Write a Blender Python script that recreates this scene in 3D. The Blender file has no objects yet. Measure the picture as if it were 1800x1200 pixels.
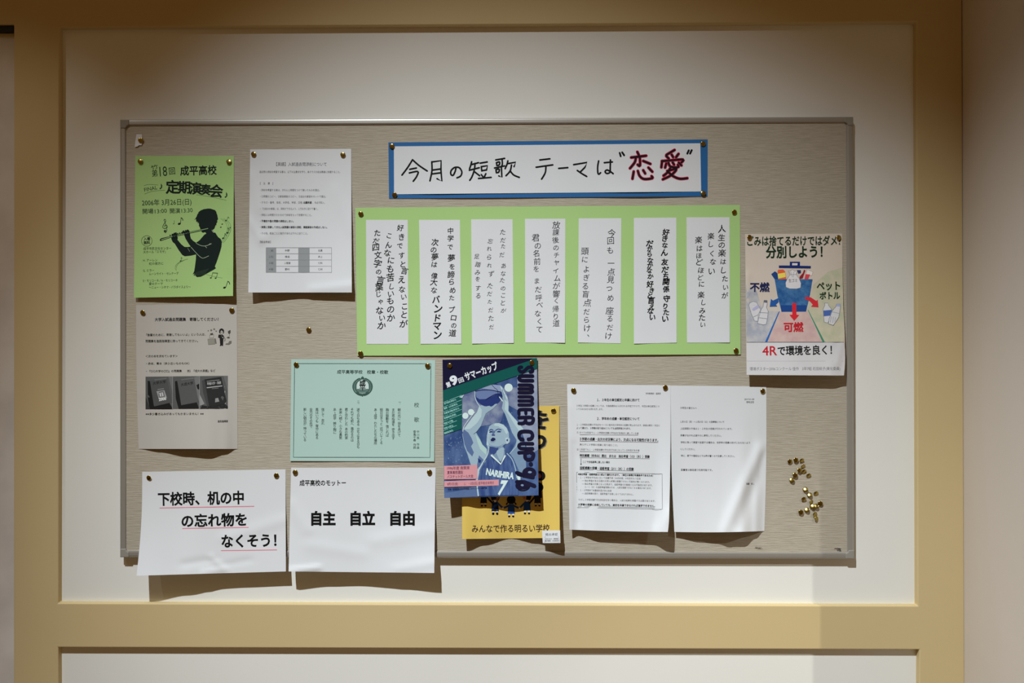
import bpy, bmesh, math, random
import numpy as np
from mathutils import Vector, Matrix
from mathutils.geometry import tessellate_polygon

random.seed(7)
SC = bpy.context.scene
COL = SC.collection

# ------------------------------------------------------------------ camera, light, exposure
D = 1.53            # camera to the face of the notice board (m)
F = 1300.0          # focal length in pixels of the 1800 wide frame
ZC = 1.45           # eye height
cam = bpy.data.cameras.new('camera'); cam.sensor_width = 36.0; cam.sensor_fit = 'HORIZONTAL'
cam.lens = 36.0 * F / 1800.0; cam.clip_start = 0.02
camo = bpy.data.objects.new('camera', cam); COL.objects.link(camo)
camo.location = (0, -D, ZC); camo.rotation_euler = (math.pi / 2, 0, 0)
SC.camera = camo

SC.view_settings.view_transform = 'Standard'
SC.view_settings.look = 'None'
SC.view_settings.exposure = 0.0
SC.view_settings.gamma = 1.0
SC.view_settings.use_curve_mapping = False

world = bpy.data.worlds.new('world'); SC.world = world
world.use_nodes = True
bg = world.node_tree.nodes['Background']
bg.inputs[0].default_value = (1.0, 0.54, 0.19, 1); bg.inputs[1].default_value = 0.125

def spot(name, loc, target, power, angle, blend, radius, color):
    l = bpy.data.lights.new(name, 'SPOT'); l.energy = power; l.spot_size = math.radians(angle)
    l.spot_blend = blend; l.shadow_soft_size = radius; l.color = color
    o = bpy.data.objects.new(name, l); COL.objects.link(o); o.location = loc
    o.rotation_euler = (Vector(target) - Vector(loc)).to_track_quat('-Z', 'Y').to_euler()
    return o
# ceiling downlight over the corridor, and a second one further along to the right
spot('ceiling_downlight', (-0.86, -2.15, ZC + 2.62), (0.47, 0.0, ZC - 2.1), 815, 51.0, 1.0, 0.024, (0.94, 1.0, 1.05))
spot('far_downlight', (2.0, -1.7, ZC + 1.5), (0.42, 0, ZC - 0.95), 120, 21, 1.0, 0.012, (1.0, 0.97, 0.90))

spot('left_fill_spot', (-1.7, -1.35, ZC + 1.65), (-0.97, 0, ZC + 0.14), 31, 24, 1.0, 0.02, (1.0, 0.97, 0.90))  # added fill, no known fixture: brightens the left end of the wall

# ------------------------------------------------------------------ helpers
def P(px, py, d):
    """photo pixel -> point on the plane d metres in front of the board face"""
    s = (D - d) / F
    return Vector(((px - 900.0) * s, -d, ZC - (py - 600.0) * s))

def lin(v):
    v /= 255.0
    return v / 12.92 if v <= 0.04045 else ((v + 0.055) / 1.055) ** 2.4

MATS = {}
def pbr(name, color, rough=0.7, metal=0.0, spec=0.3):
    m = bpy.data.materials.new(name); m.use_nodes = True
    b = m.node_tree.nodes['Principled BSDF']
    b.inputs['Base Color'].default_value = (*color, 1)
    b.inputs['Roughness'].default_value = rough
    b.inputs['Metallic'].default_value = metal
    b.inputs['Specular IOR Level'].default_value = spec
    return m

def ink(r, g, b, white=215.0, rough=0.75):
    """flat print colour: r, g, b as seen on a sheet whose white reads `white`"""
    k = (r, g, b, white, rough)
    if k not in MATS:
        w = lin(white) / 0.74
        MATS[k] = pbr('print', tuple(min(0.9, lin(c) / w) for c in (r, g, b)), rough, 0, 0.2)
    return MATS[k]

def nodes_of(m):
    return m.node_tree.nodes, m.node_tree.links

def mottled(name, c1, c2, scale, rough=0.8, stretch=(1, 1, 1), bump=0.0, detail=4.0, dist=0.002, spec=0.25):
    m = pbr(name, c1, rough, 0, spec); n, l = nodes_of(m); b = n['Principled BSDF']
    tc = n.new('ShaderNodeTexCoord'); mp = n.new('ShaderNodeMapping'); mp.inputs['Scale'].default_value = stretch
    nz = n.new('ShaderNodeTexNoise'); nz.inputs['Scale'].default_value = scale; nz.inputs['Detail'].default_value = detail
    cr = n.new('ShaderNodeValToRGB')
    cr.color_ramp.elements[0].position = 0.35; cr.color_ramp.elements[0].color = (*c1, 1)
    cr.color_ramp.elements[1].position = 0.65; cr.color_ramp.elements[1].color = (*c2, 1)
    l.new(tc.outputs['Object'], mp.inputs[0]); l.new(mp.outputs[0], nz.inputs['Vector'])
    l.new(nz.outputs[0], cr.inputs[0]); l.new(cr.outputs[0], b.inputs['Base Color'])
    if bump:
        bp = n.new('ShaderNodeBump'); bp.inputs['Strength'].default_value = bump; bp.inputs['Distance'].default_value = dist
        l.new(nz.outputs[0], bp.inputs['Height']); l.new(bp.outputs[0], b.inputs['Normal'])
    return m

M_WALL = mottled('white_wall_panel', (0.795, 0.80, 0.745), (0.815, 0.82, 0.765), 3.0, 0.8, bump=0.08, detail=6)
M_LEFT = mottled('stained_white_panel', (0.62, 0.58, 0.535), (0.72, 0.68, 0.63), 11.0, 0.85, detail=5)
M_RAIL = mottled('beige_paint', (0.60, 0.475, 0.245), (0.62, 0.49, 0.26), 2.5, 0.7, bump=0.05, detail=6)
M_SIDE = mottled('cream_plaster', (0.62, 0.56, 0.49), (0.66, 0.60, 0.53), 2.0, 0.85, bump=0.15, detail=6)
M_FLOOR = mottled('brown_floor', (0.20, 0.13, 0.07), (0.25, 0.17, 0.10), 6.0, 0.6)
M_BLACK = pbr('black_metal', (0.012, 0.01, 0.008), 0.6)
M_ALU = pbr('satin_aluminium', (0.40, 0.385, 0.345), 0.42, 0.45, 0.4)
M_CAP = pbr('grey_plastic', (0.30, 0.285, 0.25), 0.5)
M_BRASS = pbr('brass', (0.43, 0.335, 0.095), 0.2, 1.0)
M_PIN = pbr('steel_pin', (0.6, 0.58, 0.55), 0.3, 1.0)
M_SCUFF = pbr('scuff', (0.10, 0.085, 0.075), 0.9)
M_SCRATCH = pbr('scratch', (0.62, 0.58, 0.52), 0.8)

def cloth():
    m = pbr('ribbed_cloth', (0.4, 0.36, 0.29), 0.9, 0, 0.15); n, l = nodes_of(m); b = n['Principled BSDF']
    tc = n.new('ShaderNodeTexCoord')
    def noise(stretch, scale, det):
        mp = n.new('ShaderNodeMapping'); mp.inputs['Scale'].default_value = stretch
        nz = n.new('ShaderNodeTexNoise'); nz.inputs['Scale'].default_value = scale; nz.inputs['Detail'].default_value = det
        l.new(tc.outputs['Object'], mp.inputs[0]); l.new(mp.outputs[0], nz.inputs['Vector']); return nz
    a = noise((32, 32, 400), 1.0, 2.0); f = noise((120, 120, 600), 1.0, 1.0)
    mx = n.new('ShaderNodeMath'); mx.operation = 'MULTIPLY_ADD'; mx.inputs[1].default_value = 0.35
    l.new(f.outputs[0], mx.inputs[0]); l.new(a.outputs[0], mx.inputs[2])
    cr = n.new('ShaderNodeValToRGB')
    cr.color_ramp.elements[0].position = 0.48; cr.color_ramp.elements[0].color = (0.40, 0.36, 0.28, 1)
    cr.color_ramp.elements[1].position = 0.85; cr.color_ramp.elements[1].color = (0.475, 0.43, 0.345, 1)
    l.new(mx.outputs[0], cr.inputs[0]); l.new(cr.outputs[0], b.inputs['Base Color'])
    bp = n.new('ShaderNodeBump'); bp.inputs['Strength'].default_value = 0.6; bp.inputs['Distance'].default_value = 0.0012
    l.new(mx.outputs[0], bp.inputs['Height']); l.new(bp.outputs[0], b.inputs['Normal'])
    return m
M_CLOTH = cloth()

def link_mesh(name, verts, faces, mats, fmat=None, parent=None, smooth=False):
    me = bpy.data.meshes.new(name); me.from_pydata([tuple(v) for v in verts], [], faces)
    for m in mats: me.materials.append(m)
    if fmat is not None: me.polygons.foreach_set('material_index', fmat)
    if smooth: me.polygons.foreach_set('use_smooth', [True] * len(me.polygons))
    me.update()
    o = bpy.data.objects.new(name, me); COL.objects.link(o)
    if parent: o.parent = parent
    return o

def tag(o, label=None, cat=None, group=None, kind=None):
    if label: o['label'] = label
    if cat: o['category'] = cat
    if group: o['group'] = group
    if kind: o['kind'] = kind
    return o

def empty(name, loc=(0, 0, 0)):
    o = bpy.data.objects.new(name, None); COL.objects.link(o); o.location = loc; o.empty_display_size = 0.02
    return o

def bevel(o, w, seg=2):
    m = o.modifiers.new('bevel', 'BEVEL'); m.width = w; m.segments = seg; m.limit_method = 'ANGLE'; m.angle_limit = math.radians(40)
    m.harden_normals = False

def slab(name, quad, d0, d1, mat, parent=None, bev=0.0):
    """solid between depth d0 (back) and d1 (front) over a pixel quad tl,tr,br,bl taken on the front plane"""
    fr = [P(x, y, d1) for x, y in quad]
    bk = [Vector((v.x, -d0, v.z)) for v in fr]
    f = [(0, 3, 2, 1), (4, 5, 6, 7), (0, 1, 5, 4), (1, 2, 6, 5), (2, 3, 7, 6), (3, 0, 4, 7)]
    o = link_mesh(name, fr + bk, f, [mat], parent=parent)
    if bev: bevel(o, bev)
    return o

# ------------------------------------------------------------------ the setting
DW = -0.013       # white panels
DR = 0.0          # face of the beige framing
cols = [24, 103.5, 1612.5, 1692]
rows = [-420, 43, 1062, 1139, 1760, 1831]
adj = {(1, 1): (104, 48), (1, 2): (1611, 38.5), (2, 1): (102, 1060), (2, 2): (1613.5, 1064.5), (3, 1): (102, 1137.5),
       (3, 2): (1616.5, 1141.5)}
V = {}
for r, y in enumerate(rows):
    for c, x in enumerate(cols):
        px, py = adj.get((r, c), (x, y))
        if c == 3: px = 1691 + (py / 1200.0) * 4.5
        V[r, c] = P(px, py, DR)
bm = bmesh.new(); bv = {k: bm.verts.new(v) for k, v in V.items()}
bmx = {r: bm.verts.new(P(-1700, rows[r] if r != 1 else 45, DR)) for r in (0, 1)}
for r in range(5):
    for c in range(3):
        if c == 1 and r in (1, 3): continue
        bm.faces.new((bv[r, c], bv[r, c + 1], bv[r + 1, c + 1], bv[r + 1, c]))
bm.faces.new((bmx[0], bv[0, 0], bv[1, 0], bmx[1]))
bmesh.ops.recalc_face_normals(bm, faces=bm.faces[:])
if bm.faces[0].normal.y > 0: bmesh.ops.reverse_faces(bm, faces=bm.faces[:])
ext = bmesh.ops.extrude_face_region(bm, geom=bm.faces[:])
for v in [g for g in ext['geom'] if isinstance(g, bmesh.types.BMVert)]: v.co.y += 0.03
bmesh.ops.recalc_face_normals(bm, faces=bm.faces[:])
me = bpy.data.meshes.new('trim_1'); bm.to_mesh(me); bm.free(); me.materials.append(M_RAIL)
o = bpy.data.objects.new('trim_1', me); COL.objects.link(o); bevel(o, 0.0022, 3)
tag(o, 'beige painted framing of posts and rails around the white wall panels', 'wall framing', kind='structure')

def back_plane(name, x0, x1, y0, y1, mat, d, t, label):
    o = slab(name, [(x0, y0), (x1, y0), (x1, y1), (x0, y1)], d - t, d, mat)
    tag(o, label, 'wall', kind='structure'); return o
back_plane('wall_back', 70, 1700, -430, 1838, M_WALL, DW, 0.03, 'white wall panels set back within the beige framing')
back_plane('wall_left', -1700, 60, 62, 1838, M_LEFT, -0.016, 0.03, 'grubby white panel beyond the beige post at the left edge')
o = slab('trim_2', [(-1700, 45.5), (23.2, 45.5), (23.2, 55.5), (-1700, 55.5)], -0.03, -0.004, M_BLACK)
tag(o, 'black bar across the top of the white panel at the left edge', 'trim', kind='structure')
o = slab('trim_3', [(-1700, 55.5), (24, 55.5), (24, 64), (-1700, 64)], -0.03, -0.0135, M_RAIL)
tag(o, 'thin beige strip under the black bar at the left edge', 'trim', kind='structure')

# right side wall: a short return wall that stands out from the corner towards the camera
xr = P(1692, 0, DR).x
def side_wall():
    vs, fs = [], []
    ys = [0.02, -0.05, -0.15, -0.26, -0.37]
    top, bot = P(0, -430, 0).z, 0.0
    xt, xb = P(1691, 0, DR).x, P(1697, 0, DR).x
    for yy in ys:
        vs.append(Vector((xt, yy, top))); vs.append(Vector((xb, yy, bot)))
    n = len(ys)
    for i in range(n - 1): fs.append((2 * i, 2 * i + 2, 2 * i + 3, 2 * i + 1))
    k = len(vs)
    for yy in (ys[0], ys[-1]):
        vs.append(Vector((xt + 0.16, yy, top))); vs.append(Vector((xb + 0.16, yy, bot)))
    fs += [(2 * n - 2, k + 2, k + 3, 2 * n - 1), (k + 2, k, k + 1, k + 3), (0, k) + tuple([k + 2]) + tuple(2 * i for i in range(n - 1, 0, -1)),
           (1,) + tuple(2 * i + 1 for i in range(1, n)) + (k + 3, k + 1), (k, 0, 1, k + 1)]
    o = link_mesh('wall_right', vs, fs, [M_SIDE])
    b = bmesh.new(); b.from_mesh(o.data); bmesh.ops.recalc_face_normals(b, faces=b.faces[:]); b.to_mesh(o.data); b.free()
    tag(o, 'cream plaster side wall meeting the framing at the right edge', 'wall', kind='structure')
side_wall()
o = link_mesh('floor', [(-3.1, 0.05, 0), (2.5, 0.05, 0), (2.5, -3.2, 0), (-3.1, -3.2, 0), (-3.1, 0.05, -0.05), (2.5, 0.05, -0.05), (2.5, -3.2, -0.05), (-3.1, -3.2, -0.05)],
              [(0, 3, 2, 1), (4, 5, 6, 7), (0, 1, 5, 4), (1, 2, 6, 5), (2, 3, 7, 6), (3, 0, 4, 7)], [M_FLOOR])
tag(o, 'brown floor below the wall', 'floor', kind='structure')

# ------------------------------------------------------------------ notice board
BO = [(211.5, 210.5), (1499.5, 205.5), (1501.5, 981.5), (211.5, 979.0)]   # outer corners of the frame
BI = [(221.5, 221.0), (1487.5, 215.5), (1489.0, 970.0), (222.0, 966.5)]   # inner edge
board = empty('notice_board', P(856, 981, 0))
tag(board, 'grey ribbed cloth notice board in a thin aluminium frame', 'notice board')
def child(o, root):
    o.parent = root; o.matrix_parent_inverse = Matrix.Translation(root.location).inverted(); return o
child(slab('cloth_panel', [(BO[0][0] + 3, BO[0][1] + 3), (BO[1][0] - 3, BO[1][1] + 3), (BO[2][0] - 3, BO[2][1] - 3), (BO[3][0] + 3, BO[3][1] - 3)],
           DW, 0.0, M_CLOTH), board)
def frame_rail(i):
    j = (i + 1) % 4
    a, b, c, d = BO[i], BO[j], BI[j], BI[i]
    def lerp(p, q, t): return (p[0] + (q[0] - p[0]) * t, p[1] + (q[1] - p[1]) * t)
    # profile across the rail: wall edge, front outer, rounded shoulder, inner lip down to the cloth
    prof = [(0.0, DW), (0.0, 0.0005), (0.12, 0.0022), (0.35, 0.0030), (0.75, 0.0032), (0.93, 0.0026), (1.0, 0.0012), (1.0, -0.004)]
    vs, fs = [], []
    for t, dd in prof:
        p, q = lerp(a, d, t), lerp(b, c, t)
        u, w = P(*p, 0.0), P(*q, 0.0)
        vs += [Vector((u.x, -dd, u.z)), Vector((w.x, -dd, w.z))]
    for k in range(len(prof) - 1): fs.append((2 * k, 2 * k + 1, 2 * k + 3, 2 * k + 2))
    n = len(prof)
    fs.append((0, 2 * n - 2, 2 * n - 1, 1))
    fs.append(tuple(2 * k for k in range(n))); fs.append(tuple(2 * k + 1 for k in reversed(range(n))))
    o = link_mesh('frame_rail', vs, fs, [M_ALU])
    bb = bmesh.new(); bb.from_mesh(o.data); bmesh.ops.recalc_face_normals(bb, faces=bb.faces[:]); bb.to_mesh(o.data); bb.free()
    child(o, board)
for i in range(4): frame_rail(i)
def corner_cap(i, sx, sy):
    x, y = BO[i]; w = 15
    pts = [(0, 0), (w, 0), (w, 9.5), (12.5, 10.2), (10.2, 12.5), (9.5, w), (0, w)]
    quad = [(x + sx * (px - 0.4), y + sy * (py - 0.4)) for px, py in pts]
    fr = [P(px, py, 0.0045) for px, py in quad]; bk = [Vector((v.x, 0.0, v.z)) for v in fr]
    n = len(fr); fs = [tuple(range(n)), tuple(reversed(range(n, 2 * n)))] + [(k, (k + 1) % n, n + (k + 1) % n, n + k) for k in range(n)]
    o = link_mesh('corner_cap', fr + bk, fs, [M_CAP])
    bb = bmesh.new(); bb.from_mesh(o.data); bmesh.ops.recalc_face_normals(bb, faces=bb.faces[:]); bb.to_mesh(o.data); bb.free()
    bevel(o, 0.0015, 2); child(o, board)
corner_cap(0, 1, 1); corner_cap(1, -1, 1); corner_cap(2, -1, -1); corner_cap(3, 1, -1)

# ------------------------------------------------------------------ lettering
GL = {}
def glyphs(s, bold=0.0, res=3):
    """2D triangles of a string set in Blender's own built-in typeface"""
    k = (s, bold, res)
    if k in GL: return GL[k]
    cu = bpy.data.curves.new('t', 'FONT'); cu.body = s; cu.resolution_u = res; cu.size = 1.0
    ob = bpy.data.objects.new('t', cu); COL.objects.link(ob)
    e = ob.evaluated_get(bpy.context.evaluated_depsgraph_get()); me = e.to_mesh()
    co = np.array([v.co[:2] for v in me.vertices], float).reshape(-1, 2)
    tr = [tuple(p.vertices) for p in me.polygons]
    e.to_mesh_clear(); bpy.data.objects.remove(ob); bpy.data.curves.remove(cu)
    if bold > 0 and len(tr):
        # heavier weight: a rim of the given width around every outline
        key = {}; rep = np.zeros(len(co), int)
        for i, c in enumerate(co): rep[i] = key.setdefault((round(c[0], 5), round(c[1], 5)), i)
        edges = {}
        for f in tr:
            a = [rep[i] for i in f]
            ar = sum(co[a[i]][0] * co[a[(i + 1) % len(a)]][1] - co[a[(i + 1) % len(a)]][0] * co[a[i]][1] for i in range(len(a)))
            if ar < 0: a = a[::-1]
            for i in range(len(a)):
                p, q = a[i], a[(i + 1) % len(a)]
                if (q, p) in edges: edges.pop((q, p))
                else: edges[(p, q)] = 1
        acc = {}
        nrm = {}
        for p, q in edges:
            d = co[q] - co[p]; ln = math.hypot(*d)
            if ln < 1e-7: continue
            n = np.array([d[1], -d[0]]) / ln; nrm[p, q] = n
            acc.setdefault(p, []).append(n); acc.setdefault(q, []).append(n)
        extra = []; idx = {}
        for v, ns in acc.items():
            m = sum(ns); ln = math.hypot(*m)
            if ln < 1e-4: m = ns[0]; ln = 1.0
            m = m / ln; cs = max(0.55, float(np.dot(m, ns[0])))
            idx[v] = len(co) + len(extra); extra.append(co[v] + m * bold / cs)
        tr = list(tr) + [(p, q, idx[q]) for p, q in nrm] + [(p, idx[q], idx[p]) for p, q in nrm]
        co = np.vstack([co, np.array(extra)])
    GL[k] = (co, tr); return GL[k]

class Sheet:
    """a sheet of paper hung on the board; everything on it follows its curl"""
    def __init__(self, root, quad, mat, base=0.0006, lift=None, nu=28, nv=36, name='sheet', warp=None, thick=0.00025):
        self.q = [np.array(p, float) for p in quad]; self.base = base; self.lift = lift or (lambda u, v: 0 * u); self.root = root
        vs, fs = [], []
        U, W = np.meshgrid(np.linspace(0, 1, nu + 1), np.linspace(0, 1, nv + 1))
        u, v = U.ravel(), W.ravel()
        px, py = self.bil(u, v)
        if warp:
            dx, dy = warp(u, v); px = px + dx; py = py + dy
        for off in (0.0, -thick):
            d = self.depth_uv(u, v)
            s = (D - d) / F
            pts = np.stack([(px - 900) * s, -(d + off), ZC - (py - 600) * s], 1)
            vs += [tuple(p) for p in pts]
        N = (nu + 1) * (nv + 1)
        for j in range(nv):
            for i in range(nu):
                a = j * (nu + 1) + i
                fs.append((a, a + nu + 1, a + nu + 2, a + 1)); fs.append((N + a, N + a + 1, N + a + nu + 2, N + a + nu + 1))
        ring = [i for i in range(nu + 1)] + [j * (nu + 1) + nu for j in range(1, nv + 1)] + [nv * (nu + 1) + i for i in range(nu - 1, -1, -1)] + \
               [j * (nu + 1) for j in range(nv - 1, 0, -1)]
        n0 = len(vs); R = len(ring)
        vs += [vs[a] for a in ring] + [vs[N + a] for a in ring]      # the cut edge has its own points, so the sheet stays crisp
        for k in range(R):
            k2 = (k + 1) % R
            fs.append((n0 + k, n0 + k2, n0 + R + k2, n0 + R + k))
        self.obj = link_mesh(name, vs, fs, [mat], smooth=True)
        self.warp = warp
        self.place(self.obj)
    def place(self, o):
        o.parent = self.root
        ro = self.root
        chain = Matrix.Identity(4)
        loc = Vector((0, 0, 0))
        while ro is not None:
            loc += ro.location if ro.type == 'EMPTY' else Vector((0, 0, 0)); ro = ro.parent
        o.matrix_parent_inverse = Matrix.Translation(loc).inverted()
    def bil(self, u, v):
        a, b, c, d = self.q
        x = (a[0] * (1 - u) + b[0] * u) * (1 - v) + (d[0] * (1 - u) + c[0] * u) * v
        y = (a[1] * (1 - u) + b[1] * u) * (1 - v) + (d[1] * (1 - u) + c[1] * u) * v
        return x, y
    def inv(self, px, py):
        a, b, c, d = self.q
        wx = wy = 0.0
        for k in range(3):
            X, Y = px - wx, py - wy
            u = (X - a[0]) / (b[0] - a[0]); v = (Y - a[1]) / (d[1] - a[1])
            for _ in range(4):
                x, y = self.bil(u, v)
                xu = (b[0] - a[0]) * (1 - v) + (c[0] - d[0]) * v; yu = (b[1] - a[1]) * (1 - v) + (c[1] - d[1]) * v
                xv = (d[0] - a[0]) * (1 - u) + (c[0] - b[0]) * u; yv = (d[1] - a[1]) * (1 - u) + (c[1] - b[1]) * u
                det = xu * yv - xv * yu; ex, ey = X - x, Y - y
                u = u + (ex * yv - xv * ey) / det; v = v + (xu * ey - ex * yu) / det
            if self.warp is None: break
            wx, wy = self.warp(np.clip(u, 0, 1), np.clip(v, 0, 1))
        return u, v
    def depth_uv(self, u, v):
        return self.base + self.lift(np.clip(u, 0, 1), np.clip(v, 0, 1))
    def depth(self, px, py):
        u, v = self.inv(np.array([float(px)]), np.array([float(py)])); return float(self.depth_uv(u, v)[0])
    def part(self, name, parent=None):
        return Print(self, name, parent)

class Print:
    """printing or handwriting that lies on a sheet: one mesh, several colours"""
    def __init__(self, sheet, name, parent=None):
        self.s = sheet; self.name = name; self.parent = parent; self.x = []; self.y = []; self.o = []; self.f = []; self.m = []; self.mats = []
    def _mi(self, m):
        if m not in self.mats: self.mats.append(m)
        return self.mats.index(m)
    def tris(self, pts, tri, mat, layer):
        k = len(self.x); mi = self._mi(mat)
        for p in pts: self.x.append(p[0]); self.y.append(p[1]); self.o.append(layer)
        for t in tri: self.f.append(tuple(k + i for i in t)); self.m.append(mi)
    def poly(self, pts, mat, layer=0, maxe=14.0):
        t = tessellate_polygon([[Vector((p[0], p[1], 0)) for p in pts]])
        stack = [tuple(pts[i] for i in tr) for tr in t]; out = []
        while stack:
            tr = stack.pop()
            e = [math.dist(tr[i], tr[(i + 1) % 3]) for i in range(3)]
            i = e.index(max(e))
            if e[i] > maxe:
                a, b, c = tr[i], tr[(i + 1) % 3], tr[(i + 2) % 3]; mm = ((a[0] + b[0]) / 2, (a[1] + b[1]) / 2)
                stack += [(a, mm, c), (mm, b, c)]
            else: out.append(tr)
        idx = {}; vs = []; fs = []
        for tr in out:
            f = []
            for p in tr:
                p = (round(p[0], 4), round(p[1], 4))
                if p not in idx: idx[p] = len(vs); vs.append(p)
                f.append(idx[p])
            if len(set(f)) == 3: fs.append(tuple(f))
        self.tris(vs, fs, mat, layer)
    def rect(self, x0, y0, x1, y1, mat, layer=0):
        self.poly([(x0, y0), (x1, y0), (x1, y1), (x0, y1)], mat, layer)
    def disc(self, cx, cy, rx, mat, layer=0, ry=None, n=20, rot=0.0):
        ry = ry or rx; c, s = math.cos(rot), math.sin(rot)
        pts = [(cx + rx * math.cos(a) * c - ry * math.sin(a) * s, cy + rx * math.cos(a) * s + ry * math.sin(a) * c)
               for a in [2 * math.pi * k / n for k in range(n)]]
        self.poly(pts, mat, layer)
    def ring(self, cx, cy, r, w, mat, layer=0, n=28):
        self.stroke([(cx + r * math.cos(2 * math.pi * k / n), cy + r * math.sin(2 * math.pi * k / n)) for k in range(n + 1)], w, mat, layer, smooth=False)
    def stroke(self, pts, w, mat, layer=0, smooth=True, taper=0.0):
        pts = [np.array(p, float) for p in pts]
        if smooth and len(pts) > 2:
            out = []
            for i in range(len(pts) - 1):
                p0 = pts[max(i - 1, 0)]; p1 = pts[i]; p2 = pts[i + 1]; p3 = pts[min(i + 2, len(pts) - 1)]
                for t in np.linspace(0, 1, 5)[:-1]:
                    out.append(0.5 * ((2 * p1) + (p2 - p0) * t + (2 * p0 - 5 * p1 + 4 * p2 - p3) * t * t + (3 * p1 - p0 - 3 * p2 + p3) * t ** 3))
            out.append(pts[-1]); pts = out
        # split long straight runs so that the line follows the paper
        q = [pts[0]]
        for p in pts[1:]:
            n = max(1, int(np.linalg.norm(p - q[-1]) // 18)); a = q[-1]
            for k in range(1, n + 1): q.append(a + (p - a) * k / n)
        pts = q; L = len(pts); vs = []; fs = []
        for i, p in enumerate(pts):
            t = pts[min(i + 1, L - 1)] - pts[max(i - 1, 0)]; ln = np.linalg.norm(t) or 1; nn = np.array([-t[1], t[0]]) / ln
            ww = w / 2 * (1 - taper * i / max(1, L - 1))
            vs += [tuple(p + nn * ww), tuple(p - nn * ww)]
        for i in range(L - 1): fs += [(2 * i, 2 * i + 1, 2 * i + 3), (2 * i, 2 * i + 3, 2 * i + 2)]
        if w > 0.9:
            for p, ww, end in ((pts[0], w / 2, 0), (pts[-1], w / 2 * (1 - taper), 1)):
                d = (pts[1] - pts[0]) if not end else (pts[-2] - pts[-1])
                a0 = math.atan2(-d[1], -d[0]); k = len(vs); vs.append(tuple(p))
                for j in range(7):
                    a = a0 - math.pi / 2 + math.pi * j / 6; vs.append((p[0] + ww * math.cos(a), p[1] + ww * math.sin(a)))
                fs += [(k, k + 1 + j, k + 2 + j) for j in range(6)]
        self.tris(vs, fs, mat, layer)
    def frame(self, pts, w, mat, layer=0):
        self.stroke(list(pts) + [pts[0]], w, mat, layer, smooth=False)
    def line(self, s, x0, y0, x1, y1, size, mat, bold=0.0, layer=0, res=2, slant=0.0):
        """a line of text fitted between two points of its mid height; size = height of a full character"""
        co, tr = glyphs(s, bold, res)
        if not len(co): return
        w0, w1 = co[:, 0].min(), co[:, 0].max()
        L = math.hypot(x1 - x0, y1 - y0); c, sn = (x1 - x0) / L, (y1 - y0) / L
        u = (co[:, 0] - w0) / (w1 - w0) * L; h = -(co[:, 1] - 0.357) * size / 0.87
        u = u - h * slant
        X = x0 + u * c - h * sn; Y = y0 + u * sn + h * c
        self.fine(X, Y, tr, mat, layer)
    def cap(self, s, x0, y0, x1, y1, size, mat, bold=0.0, layer=0, res=4, slant=0.0, arc=0.0):
        """Latin capitals or figures fitted between two points; size = cap height"""
        co, tr = glyphs(s, bold, res); w0, w1 = co[:, 0].min(), co[:, 0].max(); b0, b1 = co[:, 1].min(), co[:, 1].max()
        L = math.hypot(x1 - x0, y1 - y0); c, sn = (x1 - x0) / L, (y1 - y0) / L
        t = (co[:, 0] - w0) / (w1 - w0); u = t * L; h = -((co[:, 1] - b0) / (b1 - b0) - 0.5) * size
        h = h - arc * 4 * t * (1 - t); u = u - h * slant
        self.fine(x0 + u * c - h * sn, y0 + u * sn + h * c, tr, mat, layer)
    def fine(self, X, Y, tr, mat, layer):
        pts = list(zip(X.tolist(), Y.tolist()))
        for _ in range(6):
            new = []; done = True
            mids = {}
            for f in tr:
                f = tuple(f)
                if len(f) != 3: new.append(f); continue
                e = [math.dist(pts[f[i]], pts[f[(i + 1) % 3]]) for i in range(3)]; i = e.index(max(e))
                if e[i] > 14:
                    a, b, c = f[i], f[(i + 1) % 3], f[(i + 2) % 3]; k = (min(a, b), max(a, b))
                    if k not in mids: mids[k] = len(pts); pts.append(((pts[a][0] + pts[b][0]) / 2, (pts[a][1] + pts[b][1]) / 2))
                    m = mids[k]; new += [(a, m, c), (m, b, c)]; done = False
                else: new.append(f)
            tr = new
            if done: break
        self.tris(pts, tr, mat, layer)
    def glyph(self, ch, cx, cy, size, mat, bold=0.0, rot=0.0, layer=0, sx=1.0, res=2, slant=0.0):
        co, tr = glyphs(ch, bold, res)
        if not len(co): return
        k = size / 0.87
        if ord(ch) > 0x2E00:
            x = (co[:, 0] - 0.5) * k * sx; y = -(co[:, 1] - 0.357) * k
        else:
            x = (co[:, 0] - (co[:, 0].min() + co[:, 0].max()) / 2) * k * sx; y = -(co[:, 1] - 0.357) * k
        x = x - y * slant
        c, s = math.cos(rot), math.sin(rot)
        self.fine(cx + x * c - y * s, cy + x * s + y * c, tr, mat, layer)
    def column(self, s, x0, y0, x1, y1, size, mat, bold=0.0, jit=0.0, layer=0, sx=1.0, slant=0.0, grow=None):
        """vertical writing; x0, y0 / x1, y1 are the centres of the first and last character"""
        wt = [0.55 if ch in '　 ' else 1.0 for ch in s]
        pos = []; acc = 0
        for w in wt: pos.append(acc + w / 2); acc += w
        a, b = pos[0], pos[-1]
        for i, ch in enumerate(s):
            if ch in '　 ': continue
            t = (pos[i] - a) / max(1e-6, b - a); x = x0 + (x1 - x0) * t; y = y0 + (y1 - y0) * t; r = 0; z = size
            if jit:
                x += random.uniform(-.5, .5) * jit * size; y += random.uniform(-.3, .3) * jit * size
                r = random.uniform(-.35, .35) * jit; z *= random.uniform(1 - .35 * jit, 1 + .3 * jit)
            if ch in 'ー―～': r += math.pi / 2
            if ch in '、。': x += size * .5; y -= size * .5
            if ch in 'っゃャュョッ': x += size * .1; y -= size * .1
            if jit and '\u3040' < ch < '\u30ff': z *= 0.93
            self.glyph(ch, x, y, z, mat, bold, r, layer, sx, slant=slant)
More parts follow.
